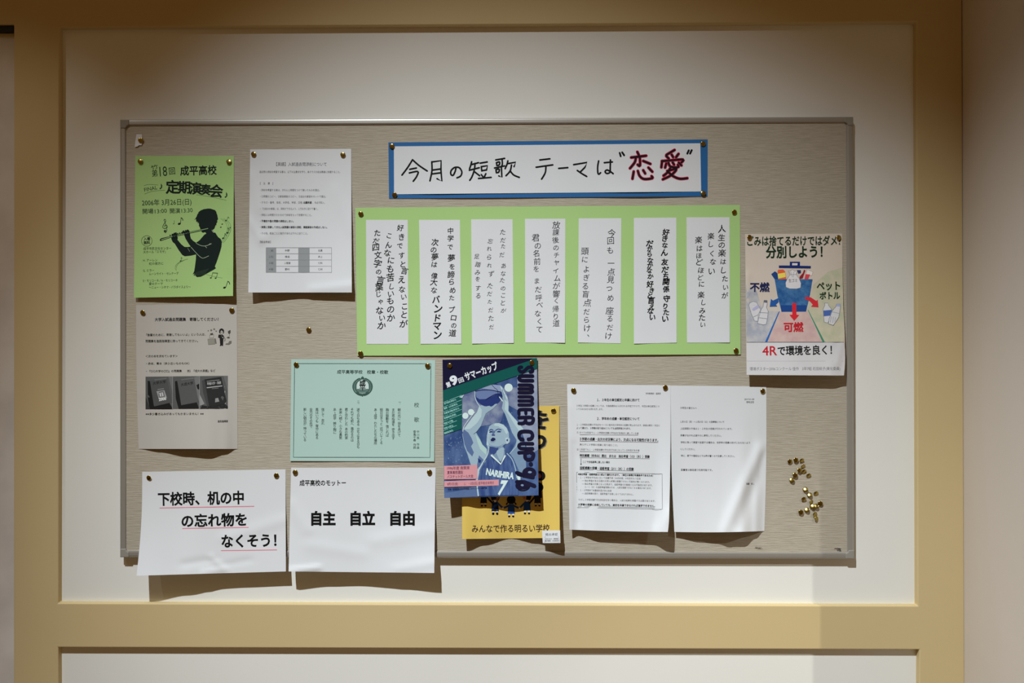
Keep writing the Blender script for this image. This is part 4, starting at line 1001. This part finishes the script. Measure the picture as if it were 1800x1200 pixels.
for s, x0, y0, x1, y1, z, b in (('学年教務部・進路部', 1135, 691.5, 1161.5, 691.5, 3.3, 0), ('１．３年生の単位認定と卒業に向けて', 1049.5, 702.6, 1124, 703, 4.7, 2), ('３年生３学期の成績については、今後各教科から示される予定ですので、今回は単位認定につ', 1013.5, 712.8, 1159, 714, 3.4, 0),
        ('いてのおおまかな流れを示します。', 1013.5, 718.7, 1060, 719, 3.4, 0), ('２．学年末の成績・単位認定について', 1049.5, 735.5, 1124, 736, 4.7, 2), ('１・２学期末成績の平均点をベースに各科目の学年末の成績が見込まれます。詳細は教科・先生に', 1014, 746, 1160, 747.6, 3.4, 0),
        ('よって異なり、３学期の取り組みについても当然評価されます。', 1013.5, 752, 1108.5, 753, 3.5, 1), ('① すべての科目で１・２学期末成績の平均点が合格点に達している者', 1014, 760, 1122.5, 761.5, 3.5, 0), ('３学期の成績・出欠の状況等により、欠点になる可能性があります。', 1019, 771.3, 1157, 773.6, 5.0, 2),
        ('焦らずに３学期の授業に取り組むこと。', 1019, 781, 1086, 782.3, 3.4, 0), ('② １科目でも１・２学期成績の平均点が欠点となっている科目がある者', 1014, 789.6, 1124, 791.5, 3.5, 0), ('特別課題（冬休み）提出　または　抽出考査（1/21（水））受験', 1019, 800.4, 1142, 802.5, 4.8, 2),
        ('ここで合格基準に達しない場合', 1024.5, 811.5, 1072, 812.4, 3.7, 1), ('追認補講の受講・追認考査（2/11（水））の受験', 1019, 822, 1114, 824.3, 4.8, 2), ('※抽出考査・追認考査は入試より優先されます。（単位の修得が卒業条件であるため）', 1016, 833, 1148, 835.8, 3.6, 2),
        ('・ １・２学期末平均点において成績不振（30点未満）の科目をもつ生徒', 1016, 838.8, 1126, 841, 3.4, 0), ('― 抽出考査がある日程の大学入試等は受験できない可能性が高くなります。', 1023, 844.4, 1142, 847, 3.4, 0),
        ('― 抽出考査の対象となった時点で、追認考査の対象者となる可能性があります。', 1023, 850, 1147, 852.8, 3.4, 0), ('２／11（水）の追認考査受験のため、入試を受験できなくなる場合があります。', 1028, 855.5, 1145, 858, 3.4, 0),
        ('・ １・２学期末で未履修科目がある生徒', 1016, 861, 1075, 862.4, 3.4, 0), ('― 追認補講を受け、追認考査で合格しなくてはなりません。', 1023, 866.8, 1113.5, 868.8, 3.4, 0),
        ('ただし３学期成績で欠点科目を持つ場合は、入試の結果を調整する必要があります。', 1017, 877.8, 1152, 880.4, 3.4, 0), ('大学等の受験に合格していても、高校を卒業できなければ進学できません。', 1016, 886.4, 1151.5, 889, 3.8, 2)):
    q = secs[0 if y0 < 725 else 1 if y0 < 828 else 2]; q.line(s, x0, y0, x1, y1, z, (X2, X1, X3)[b], (0, .015, .025)[b])
for a in ([(1019, 763.6), (1122, 764.6)], [(1019, 775), (1157, 777.3)], [(1019, 793.4), (1123, 795)], [(1019, 804.2), (1142, 806)], [(1019, 825.4), (1114, 827.4)], [(1016, 889.8), (1151, 892.2)]): secs[1 if a[0][1] < 828 else 2].stroke(a, .5, X1, 1)
secs[1].stroke([(1021.3, 805.5), (1021.3, 816)], .7, X1, 1); secs[1].poly([(1019.9, 814.6), (1022.7, 814.6), (1021.3, 817.6)], X1, 1)
for q in secs: q.done()
p = sh.part('box_line'); p.frame([(1013.6, 829.8), (1164, 832.6), (1164.2, 894.8), (1014.2, 891.6)], .7, X2); p.done()
Q = [(1177.4, 677.4), (1347, 679), (1343.6, 933), (1185.4, 934.5)]
r = notice('class_letter', 'white sheet with a short widely spaced letter and a diagonal crease, lower right corner buckled', 'notice', Q)
sh = Sheet(r, Q, WHITE, 0.0006, mklift([(0, 10.5), (.25, 18), (.5, 21), (.73, 28), (.88, 13), (1, 0)], 2.0, creases=[((.93, .45), (.55, 1.0), .055, 4.5), ((.99, .5), (.72, .95), .06, -3)]), 48, 56,
           warp=lambda u, v: (1.6 * np.sin(math.pi * v) * (2 * u - 1), 1.4 * np.sin(math.pi * u) * v))
SHEETS['letter'] = sh
secs = [sh.part('heading_text'), sh.part('body_text'), sh.part('signature')]
for s, x0, y0, x1, y1 in (('2017.01.09', 1308.5, 701.5, 1325.6, 701.5), ('学年主任', 1312, 706.6, 1325.4, 706.6), ('３年生の皆さんへ', 1196, 716.6, 1225, 717), ('１月９日（月）～１月27日（火）の放課後について', 1196, 741, 1273, 741.4),
                          ('上記期間の午後は１・２年生の授業が行われています。', 1196, 753, 1287, 753.6), ('用事がなければ速やかに帰宅してください。', 1196, 765, 1268, 765.6), ('学校に残って教室で自習する場合は、他学年の授業の妨げにならないよう', 1196.5, 777.2, 1318.5, 778),
                          ('にしてください。', 1196.5, 789, 1221.5, 789.4), ('特に、廊下や階段などでは声が響くので注意してください。', 1197, 800.7, 1291.5, 801.6), ('図書室は普段通り利用可能です。', 1197, 825.5, 1252.5, 826), ('佐藤　卓也', 1312, 850, 1325.5, 850)):
    secs[0 if y0 < 720 else 1 if y0 < 840 else 2].line(s, x0, y0, x1, y1, 3.5, X1 if y0 != 753 else X2, .004)
for q in secs: q.done()

# ---- hand drawn waste sorting poster
Q = [(1309.7, 411), (1480.3, 410.5), (1483.5, 660), (1312.4, 659)]
r = notice('recycling_poster', 'hand coloured poster of a blue rubbish bin with coloured arrows', 'poster', Q)
CREAM = mottled('drawing_paper', (0.66, 0.585, 0.49), (0.68, 0.61, 0.52), 8.0, 0.8, detail=5)
sh = Sheet(r, Q, CREAM, 0.0006, mklift([(0, 20), (.5, 21), (.85, 22), (1, 17)], 1.9, creases=[((.98, .75), (.93, .9), .04, 1.3), ((0.02, .3), (0.0, .7), .04, 1.4), ((.1, .35), (.9, .3), .1, .8)], ripple=1.2), 76, 100,
           warp=lambda u, v: (2.2 * np.sin(math.pi * np.clip((v - .5) / .5, 0, 1)) * u ** 3, 0 * u))
SHEETS['recycle'] = sh
EW = 200.0
e = lambda r_, g_, b_: ink(r_, g_, b_, EW)
GRN, NAV, REDP, BLK = e(18, 44, 26), e(28, 36, 78), e(176, 32, 42), e(26, 28, 28)
R3 = lambda pts: [(1300 + x / 8.0, 520 + y / 8.0) for x, y in pts]
R9 = lambda pts: [(1300 + x / 9.0, 400 + y / 9.0) for x, y in pts]
def crayon(name, c1, c2, sc=60.0):
    return mottled(name, c1, c2, sc, 0.8, detail=6)
p = sh.part('coloured_fields')
p.poly([(1311, 500), (1330, 510), (1340, 545), (1369, 547), (1349, 601), (1312.2, 601)], crayon('pale_blue_crayon', (0.40, 0.43, 0.50), (0.60, 0.59, 0.57)), 0)
p.poly(R3([(575, 215), (955, 215), (1165, 645), (395, 645)]), crayon('pink_crayon', (0.62, 0.42, 0.40), (0.68, 0.52, 0.47)), 0)
p.poly([(1419, 545), (1430, 500), (1455, 478), (1481, 470), (1483.4, 601), (1448, 601)], crayon('pale_green_crayon', (0.50, 0.54, 0.37), (0.63, 0.58, 0.43)), 0)
p.poly([(1312.3, 601.6), (1484.4, 601.6), (1485.3, 615), (1485.5, 630), (1484.9, 645), (1483.6, 659.5), (1312.6, 658.6)], crayon('white_strip', (0.66, 0.66, 0.665), (0.71, 0.71, 0.715), 12), 1, 3.5)
p.stroke([(1312.2, 601.3), (1483.2, 601.3)], .9, e(70, 72, 80), 2); p.stroke([(1313, 634.3), (1483, 634.3)], .4, e(160, 155, 160), 2)
p.poly(R3([(548, 225), (568, 210), (388, 648), (358, 648)]), e(40, 95, 165), 2); p.poly(R3([(955, 190), (968, 200), (1200, 648), (1168, 648)]), e(60, 130, 100), 2)
p.done()
p = sh.part('bin_picture')
BINM = crayon('blue_crayon', (0.018, 0.10, 0.30), (0.065, 0.20, 0.42), 90)
p.poly(R9([(500, 735), (560, 690), (600, 720), (612, 815), (555, 815)]), e(30, 62, 118), 1)
p.poly(R9([(600, 690), (610, 665), (690, 660), (720, 690), (740, 815), (620, 815)]), e(212, 92, 56), 2); p.poly(R9([(605, 730), (720, 710), (728, 780), (615, 805)]), e(232, 204, 90), 3)
p.poly(R9([(905, 670), (970, 672), (970, 720), (930, 730)]), e(40, 46, 96), 1); p.poly(R9([(1020, 665), (1042, 675), (1000, 800), (950, 815), (945, 780), (1000, 720)]), e(140, 28, 40), 2)
p.poly(R9([(1045, 735), (1115, 740), (1085, 815), (1028, 815)]), e(205, 62, 74), 2); p.poly(R9([(1070, 660), (1160, 700), (1140, 760), (1050, 735)]), e(214, 208, 200), 1); p.frame(R9([(1070, 660), (1162, 700), (1140, 760), (1050, 735)]), .4, e(150, 120, 118), 2)
p.poly([(1361.7, 490.6), (1428.3, 490.6), (1423.5, 519), (1416.9, 547.3), (1373.8, 547.8), (1366.5, 519)], BINM, 4)
p.poly(R3([(575, 130), (945, 130), (935, 218), (590, 222)]), e(26, 66, 130), 5)
p.poly(R9([(622, 598), (795, 598), (795, 538), (955, 538), (955, 602), (1128, 606), (1126, 644), (622, 636)]), e(22, 40, 100), 4); p.poly(R9([(832, 560), (918, 562), (916, 596), (830, 596)]), e(205, 200, 195), 5)
BAG = [(770, 680), (800, 690), (840, 660), (870, 690), (915, 680), (895, 740), (940, 800), (972, 880), (965, 950), (900, 966), (790, 964), (735, 940), (728, 870), (760, 800), (800, 745)]
p.poly(R9(BAG), e(205, 203, 206), 6); p.frame(R9(BAG), .6, e(130, 128, 132), 7)
for a in ([(800, 745), (895, 740)], [(815, 700), (835, 780)], [(860, 700), (850, 785)], [(790, 700), (815, 745)]): p.stroke(R9(a), .5, e(120, 118, 122), 7)
p.line('生ゴミ', *R9([(775, 838)])[0], *R9([(912, 835)])[0], 5.6, e(90, 90, 94), 0, 8)
p.done()
p = sh.part('arrow')
p.poly(R3([(545, 30), (548, 85), (510, 120), (530, 145), (425, 150), (442, 40), (470, 65)]), e(34, 82, 150), 6); p.obj = p.done('blue arrow')
p = sh.part('arrow')
p.poly(R3([(925, 10), (1000, 18), (1080, 70), (1098, 52), (1110, 158), (1005, 150), (1030, 120), (985, 70), (920, 45)]), e(196, 44, 54), 6); p.done('red arrow pointing to the right')
p = sh.part('arrow')
p.poly(R3([(740, 100), (798, 100), (800, 262), (838, 268), (768, 348), (702, 265), (742, 262)]), e(200, 36, 46), 6); p.done('red arrow pointing down')
p = sh.part('can_and_bottle_picture')
LNE = e(104, 112, 122); CW = e(196, 196, 198)
def outline(pts, fill=CW, layer=3): p.poly(R3(pts), fill, layer); p.frame(R3(pts), .7, LNE, layer + 1)
outline([(130, 135), (140, 100), (190, 78), (240, 90), (300, 200), (270, 300), (260, 355), (210, 350), (165, 250)]); p.poly(R3([(170, 190), (250, 125), (275, 165), (200, 210)]), e(166, 166, 196), 5); p.disc(*R3([(185, 118)])[0], 5.6, CW, 4, 3.6, 18, -.5); p.disc(*R3([(185, 118)])[0], 2.2, LNE, 5, 1.3)
p.stroke(R3([(185, 300), (270, 260)]), .6, LNE, 5)
outline([(345, 60), (388, 62), (390, 110), (378, 160), (402, 210), (395, 300), (375, 395), (330, 405), (255, 385), (265, 250), (330, 150)]); p.poly(R3([(345, 60), (388, 62), (390, 95), (342, 90)]), e(96, 96, 106), 6)
p.stroke(R3([(280, 232), (398, 240)]), .6, LNE, 6); p.stroke(R3([(268, 305), (388, 320)]), .6, LNE, 6)
p.done()
p = sh.part('bottles_picture')
outline([(1195, 100), (1245, 98), (1250, 130), (1290, 180), (1300, 260), (1240, 380), (1190, 365), (1175, 180), (1200, 130)]); p.poly(R3([(1180, 205), (1300, 195), (1275, 275), (1185, 285)]), e(70, 98, 160), 6)
outline([(1365, 112), (1420, 115), (1420, 150), (1412, 200), (1395, 300), (1320, 412), (1250, 390), (1260, 320), (1310, 200), (1355, 150)], layer=7); p.poly(R3([(1365, 112), (1420, 115), (1418, 150), (1360, 142)]), e(150, 165, 196), 9)
for a in ([(1310, 225), (1398, 245)], [(1290, 290), (1275, 370)], [(1320, 290), (1310, 380)], [(1350, 300), (1340, 360)]): p.stroke(R3(a), .5, LNE, 9)
p.done()
p = sh.part('lettering')
p.line('ごみは捨てるだけではダメ？', 1313.3, 424, 1479, 423, 16, GRN, .02, 3, res=3); p.line('分別しよう！', 1346, 443.6, 1446, 442.5, 19.5, GRN, .03, 3, res=3)
p.done()
p = sh.part('field_lettering')
p.line('不燃', 1318, 505, 1353, 505, 15, NAV, .035, 3, res=3); p.line('ペット', 1435.5, 503, 1477, 502, 14.5, GRN, .03, 3, res=3); p.line('ボトル', 1440.5, 520, 1476.8, 519.5, 12.5, GRN, .035, 3, res=3); p.line('可燃', 1377.5, 575.2, 1412.5, 575, 15.5, REDP, .035, 3, res=3)
p.done()
p = sh.part('slogan_lettering')
p.cap('4R', 1340, 616.5, 1366, 616, 16.5, REDP, .015, 3); p.line('で環境を良く！', 1366.8, 616.8, 1462.5, 615, 15.5, BLK, .025, 3, res=3)
p.done()
p = sh.part('caption')
p.line('環境ポスター2006コンクール 佳作　3年7組 石田桃子(美化委員)', 1318, 648.2, 1477, 647.6, 5.8, e(112, 112, 114), 0, 3)
p.done()

# ---- torn scrap
r = None
pts = [(239.8, 236), (249.4, 236), (250, 241), (249.3, 246), (250.5, 250), (248.8, 255), (244, 255.2), (241.5, 257.4), (236.8, 258.2), (238, 247)]
vs = []; n = len(pts)
for off in (0.0, 0.0004):
    for x, y in pts: vs.append(P(x, y, 0.0006 + off + 0.0014 * max(0, (y - 247) / 11)))
bmv = bmesh.new(); V1 = [bmv.verts.new(v) for v in vs]
bmv.faces.new(V1[:n]); bmv.faces.new(list(reversed(V1[n:])))
for k in range(n): bmv.faces.new((V1[k], V1[(k + 1) % n], V1[n + (k + 1) % n], V1[n + k]))
bmesh.ops.recalc_face_normals(bmv, faces=bmv.faces[:]); bmesh.ops.triangulate(bmv, faces=[f for f in bmv.faces if len(f.verts) > 4])
me = bpy.data.meshes.new('paper_scrap'); bmv.to_mesh(me); bmv.free(); me.materials.append(WHITE)
o = bpy.data.objects.new('paper_scrap', me); COL.objects.link(o)
tag(o, 'tiny torn scrap of white paper pinned near the top left corner of the board', 'paper scrap')

# ---- scuffs on the board
flat = Sheet(board, [(1200, 930), (1490, 930), (1490, 985), (1200, 985)], M_SCUFF, 0.0, None, 1, 1); bpy.data.objects.remove(flat.obj)
p = flat.part('scuff_mark')
random.seed(5)
for k in range(14): x = random.uniform(1466, 1476); p.stroke([(x, random.uniform(963, 968)), (x + random.uniform(2, 5), random.uniform(963.5, 969))], random.uniform(.5, 1.1), M_SCUFF)
for k in range(8): x = random.uniform(1326, 1342); p.stroke([(x, 962 + random.uniform(-1.5, 2)), (x + random.uniform(3, 8), 963 + random.uniform(-1.5, 2))], .5, M_SCUFF)
p.done()

# ------------------------------------------------------------------ thumbtacks
def lathe(prof_, n=24):
    vs, fs = [], []
    for r_, y_ in prof_:
        for k in range(n):
            a = 2 * math.pi * k / n; vs.append((r_ * math.cos(a) * .001, -y_ * .001, r_ * math.sin(a) * .001))
    for j in range(len(prof_) - 1):
        for k in range(n):
            a, b = j * n + k, j * n + (k + 1) % n; fs.append((a, b, b + n, a + n))
    fs.append(tuple(range(n))); fs.append(tuple(reversed(range((len(prof_) - 1) * n, len(prof_) * n))))
    bb = bmesh.new(); vv = [bb.verts.new(v) for v in vs]
    for f in fs: bb.faces.new([vv[i] for i in f])
    bmesh.ops.recalc_face_normals(bb, faces=bb.faces[:])
    me_ = bpy.data.meshes.new('tack'); bb.to_mesh(me_); bb.free(); me_.polygons.foreach_set('use_smooth', [True] * len(me_.polygons)); return me_
HEADM = lathe([(0.6, 3.32), (2.0, 3.28), (3.4, 3.12), (4.5, 2.88), (5.05, 2.62), (5.25, 2.3), (5.05, 2.0), (3.5, 1.9), (1.2, 1.9)])
PINM = lathe([(0.55, 1.95), (0.5, -3.0), (0.12, -5.0)], 10)
HEADM.materials.append(M_BRASS); PINM.materials.append(M_PIN)
proto = None
def tack(px, py, sheet, label, group, tilt=0.0, az=0.0, push=0.0):
    global proto
    d = (sheet.depth(px, py) if sheet is not None else 0.0)
    loc = P(px, py, d + 0.003); loc.y = -d - push
    if proto is None:
        rt = empty('thumbtack', loc)
        h = bpy.data.objects.new('head', HEADM); COL.objects.link(h); h.parent = rt
        q = bpy.data.objects.new('pin', PINM); COL.objects.link(q); q.parent = rt; proto = rt
    else:
        rt = proto.copy(); COL.objects.link(rt); rt.location = loc
        for ch in list(proto.children):
            cc = ch.copy(); COL.objects.link(cc); cc.parent = rt
    rt.rotation_euler = Matrix.Rotation(tilt, 4, Vector((math.cos(az), 0, math.sin(az)))).to_euler()
    tag(rt, label, 'thumbtack', group)
    return rt
S = SHEETS
g1 = 'thumbtacks holding up notices'
random.seed(11)
for px, py, s, lb in ((246.3, 283.3, S['flyer'], 'at the top left corner of the green concert flyer'), (402, 284, S['flyer'], 'at the top right corner of the green concert flyer'),
        (445.5, 270.5, S['exam'], 'at the top left corner of the white notice with a grey table'), (602.5, 271.5, S['exam'], 'at the top right corner of the white notice with a grey table'),
        (250.5, 549, S['books'], 'at the top left corner of the greyish book notice'), (407, 545, S['books'], 'at the top right corner of the greyish book notice'),
        (689, 256.5, BLUE_SH, 'at the top left corner of the blue-backed banner'), (1236, 252, BLUE_SH, 'at the top right corner of the blue-backed banner'),
        (693.5, 342, BLUE_SH, 'at the bottom left corner of the blue-backed banner'), (1236.5, 339.5, BLUE_SH, 'at the bottom right corner of the blue-backed banner'),
        (634, 375.5, POEM_SH, 'at the top left corner of the wide green poem sheet'), (1291, 372.5, POEM_SH, 'at the top right corner of the wide green poem sheet'),
        (633.5, 621, POEM_SH, 'at the bottom left corner of the wide green poem sheet'), (1294, 616, POEM_SH, 'at the bottom right corner of the wide green poem sheet'),
        (520.5, 640.5, S['song'], 'at the top left corner of the mint song sheet'), (751.5, 642.5, S['song'], 'at the top right corner of the mint song sheet'),
        (790.5, 642.5, S['basket'], 'at the top left corner of the blue basketball poster'), (935, 637, S['basket'], 'at the top right corner of the blue basketball poster'),
        (973, 721.5, S['yellow'], 'at the top right corner of the yellow poster'), (1008.5, 686, S['grad'], 'at the top left corner of the densely printed notice'),
        (1169.5, 681, S['grad'], 'where the densely printed notice meets the creased letter'), (1341, 687, S['letter'], 'at the top right corner of the creased letter'),
        (1317.5, 417, S['recycle'], 'at the top left corner of the rubbish bin poster'), (1474.5, 417.5, S['recycle'], 'at the top right corner of the rubbish bin poster'),
        (261.5, 839.5, S['reminder'], 'at the top left corner of the sheet underlined in red'), (485.5, 835.5, S['reminder'], 'at the top right corner of the sheet underlined in red'),
        (518.5, 830, S['motto'], 'at the top left corner of the sheet of three large words'), (754.5, 830, S['motto'], 'at the top right corner of the sheet of three large words')):
    tack(px, py, s, 'brass thumbtack ' + lb, g1, random.uniform(.02, .22), random.uniform(0, 6.28), 0.0002)
tack(247.3, 246.3, None, 'brass thumbtack through the torn scrap of white paper', g1, .12, 1.2, 0.0012)
tack(542.5, 579.5, None, 'lone brass thumbtack on bare cloth between the book notice and the poem sheet', 'spare thumbtacks', .1, 4.0)
g2 = 'spare thumbtacks in the lower right of the board'
for px, py, lb, tl, az in ((1388.7, 811, 'leftmost of the three along the top of the upper cluster', .12, 1), (1399, 808.5, 'middle of the three along the top of the upper cluster', .08, 3),
        (1409, 808.5, 'rightmost of the three along the top of the upper cluster', .45, .3), (1411.5, 819, 'just under the top right tack of the upper cluster', .5, .6),
        (1413.5, 828, 'third down the right-hand chain of the upper cluster', .35, .4), (1421.5, 835, 'at the lower right end of the upper cluster', .4, .2),
        (1405.2, 826.5, 'in the centre of the upper cluster', .15, 2.2), (1397.8, 835, 'second lowest of the upper cluster', .22, 3.5), (1392.8, 844.5, 'lowest of the upper cluster', .5, 3.7),
        (1416.6, 861, 'topmost of the lower cluster', .62, 3.79), (1424, 870.5, 'bright one just below the topmost of the lower cluster', .66, 3.7), (1434.5, 866.5, 'upper right of the lower cluster', .35, .3),
        (1412.8, 876.5, 'upper left of the lower cluster', .32, .1), (1425.5, 882, 'in the middle of the lower cluster under the bright one', .5, 1.2), (1428.8, 890.5, 'left one of the bright pair in the lower cluster', .64, 3.9), (1435.3, 890.3, 'right one of the bright pair in the lower cluster', .6, 3.6),
        (1442.5, 885, 'rightmost of the lower cluster', .15, 4.4), (1408, 900, 'lower left of the lower cluster', .1, 4.0), (1419.2, 896.8, 'second from the left along the bottom of the lower cluster', .6, 3.75),
        (1432, 903, 'second lowest of the lower cluster', .4, .9), (1434.5, 911.5, 'lowest of the lower cluster', .5, 2.0)):
    tack(px, py, None, 'spare brass thumbtack, ' + lb, g2, tl, az, random.uniform(0, .0015))
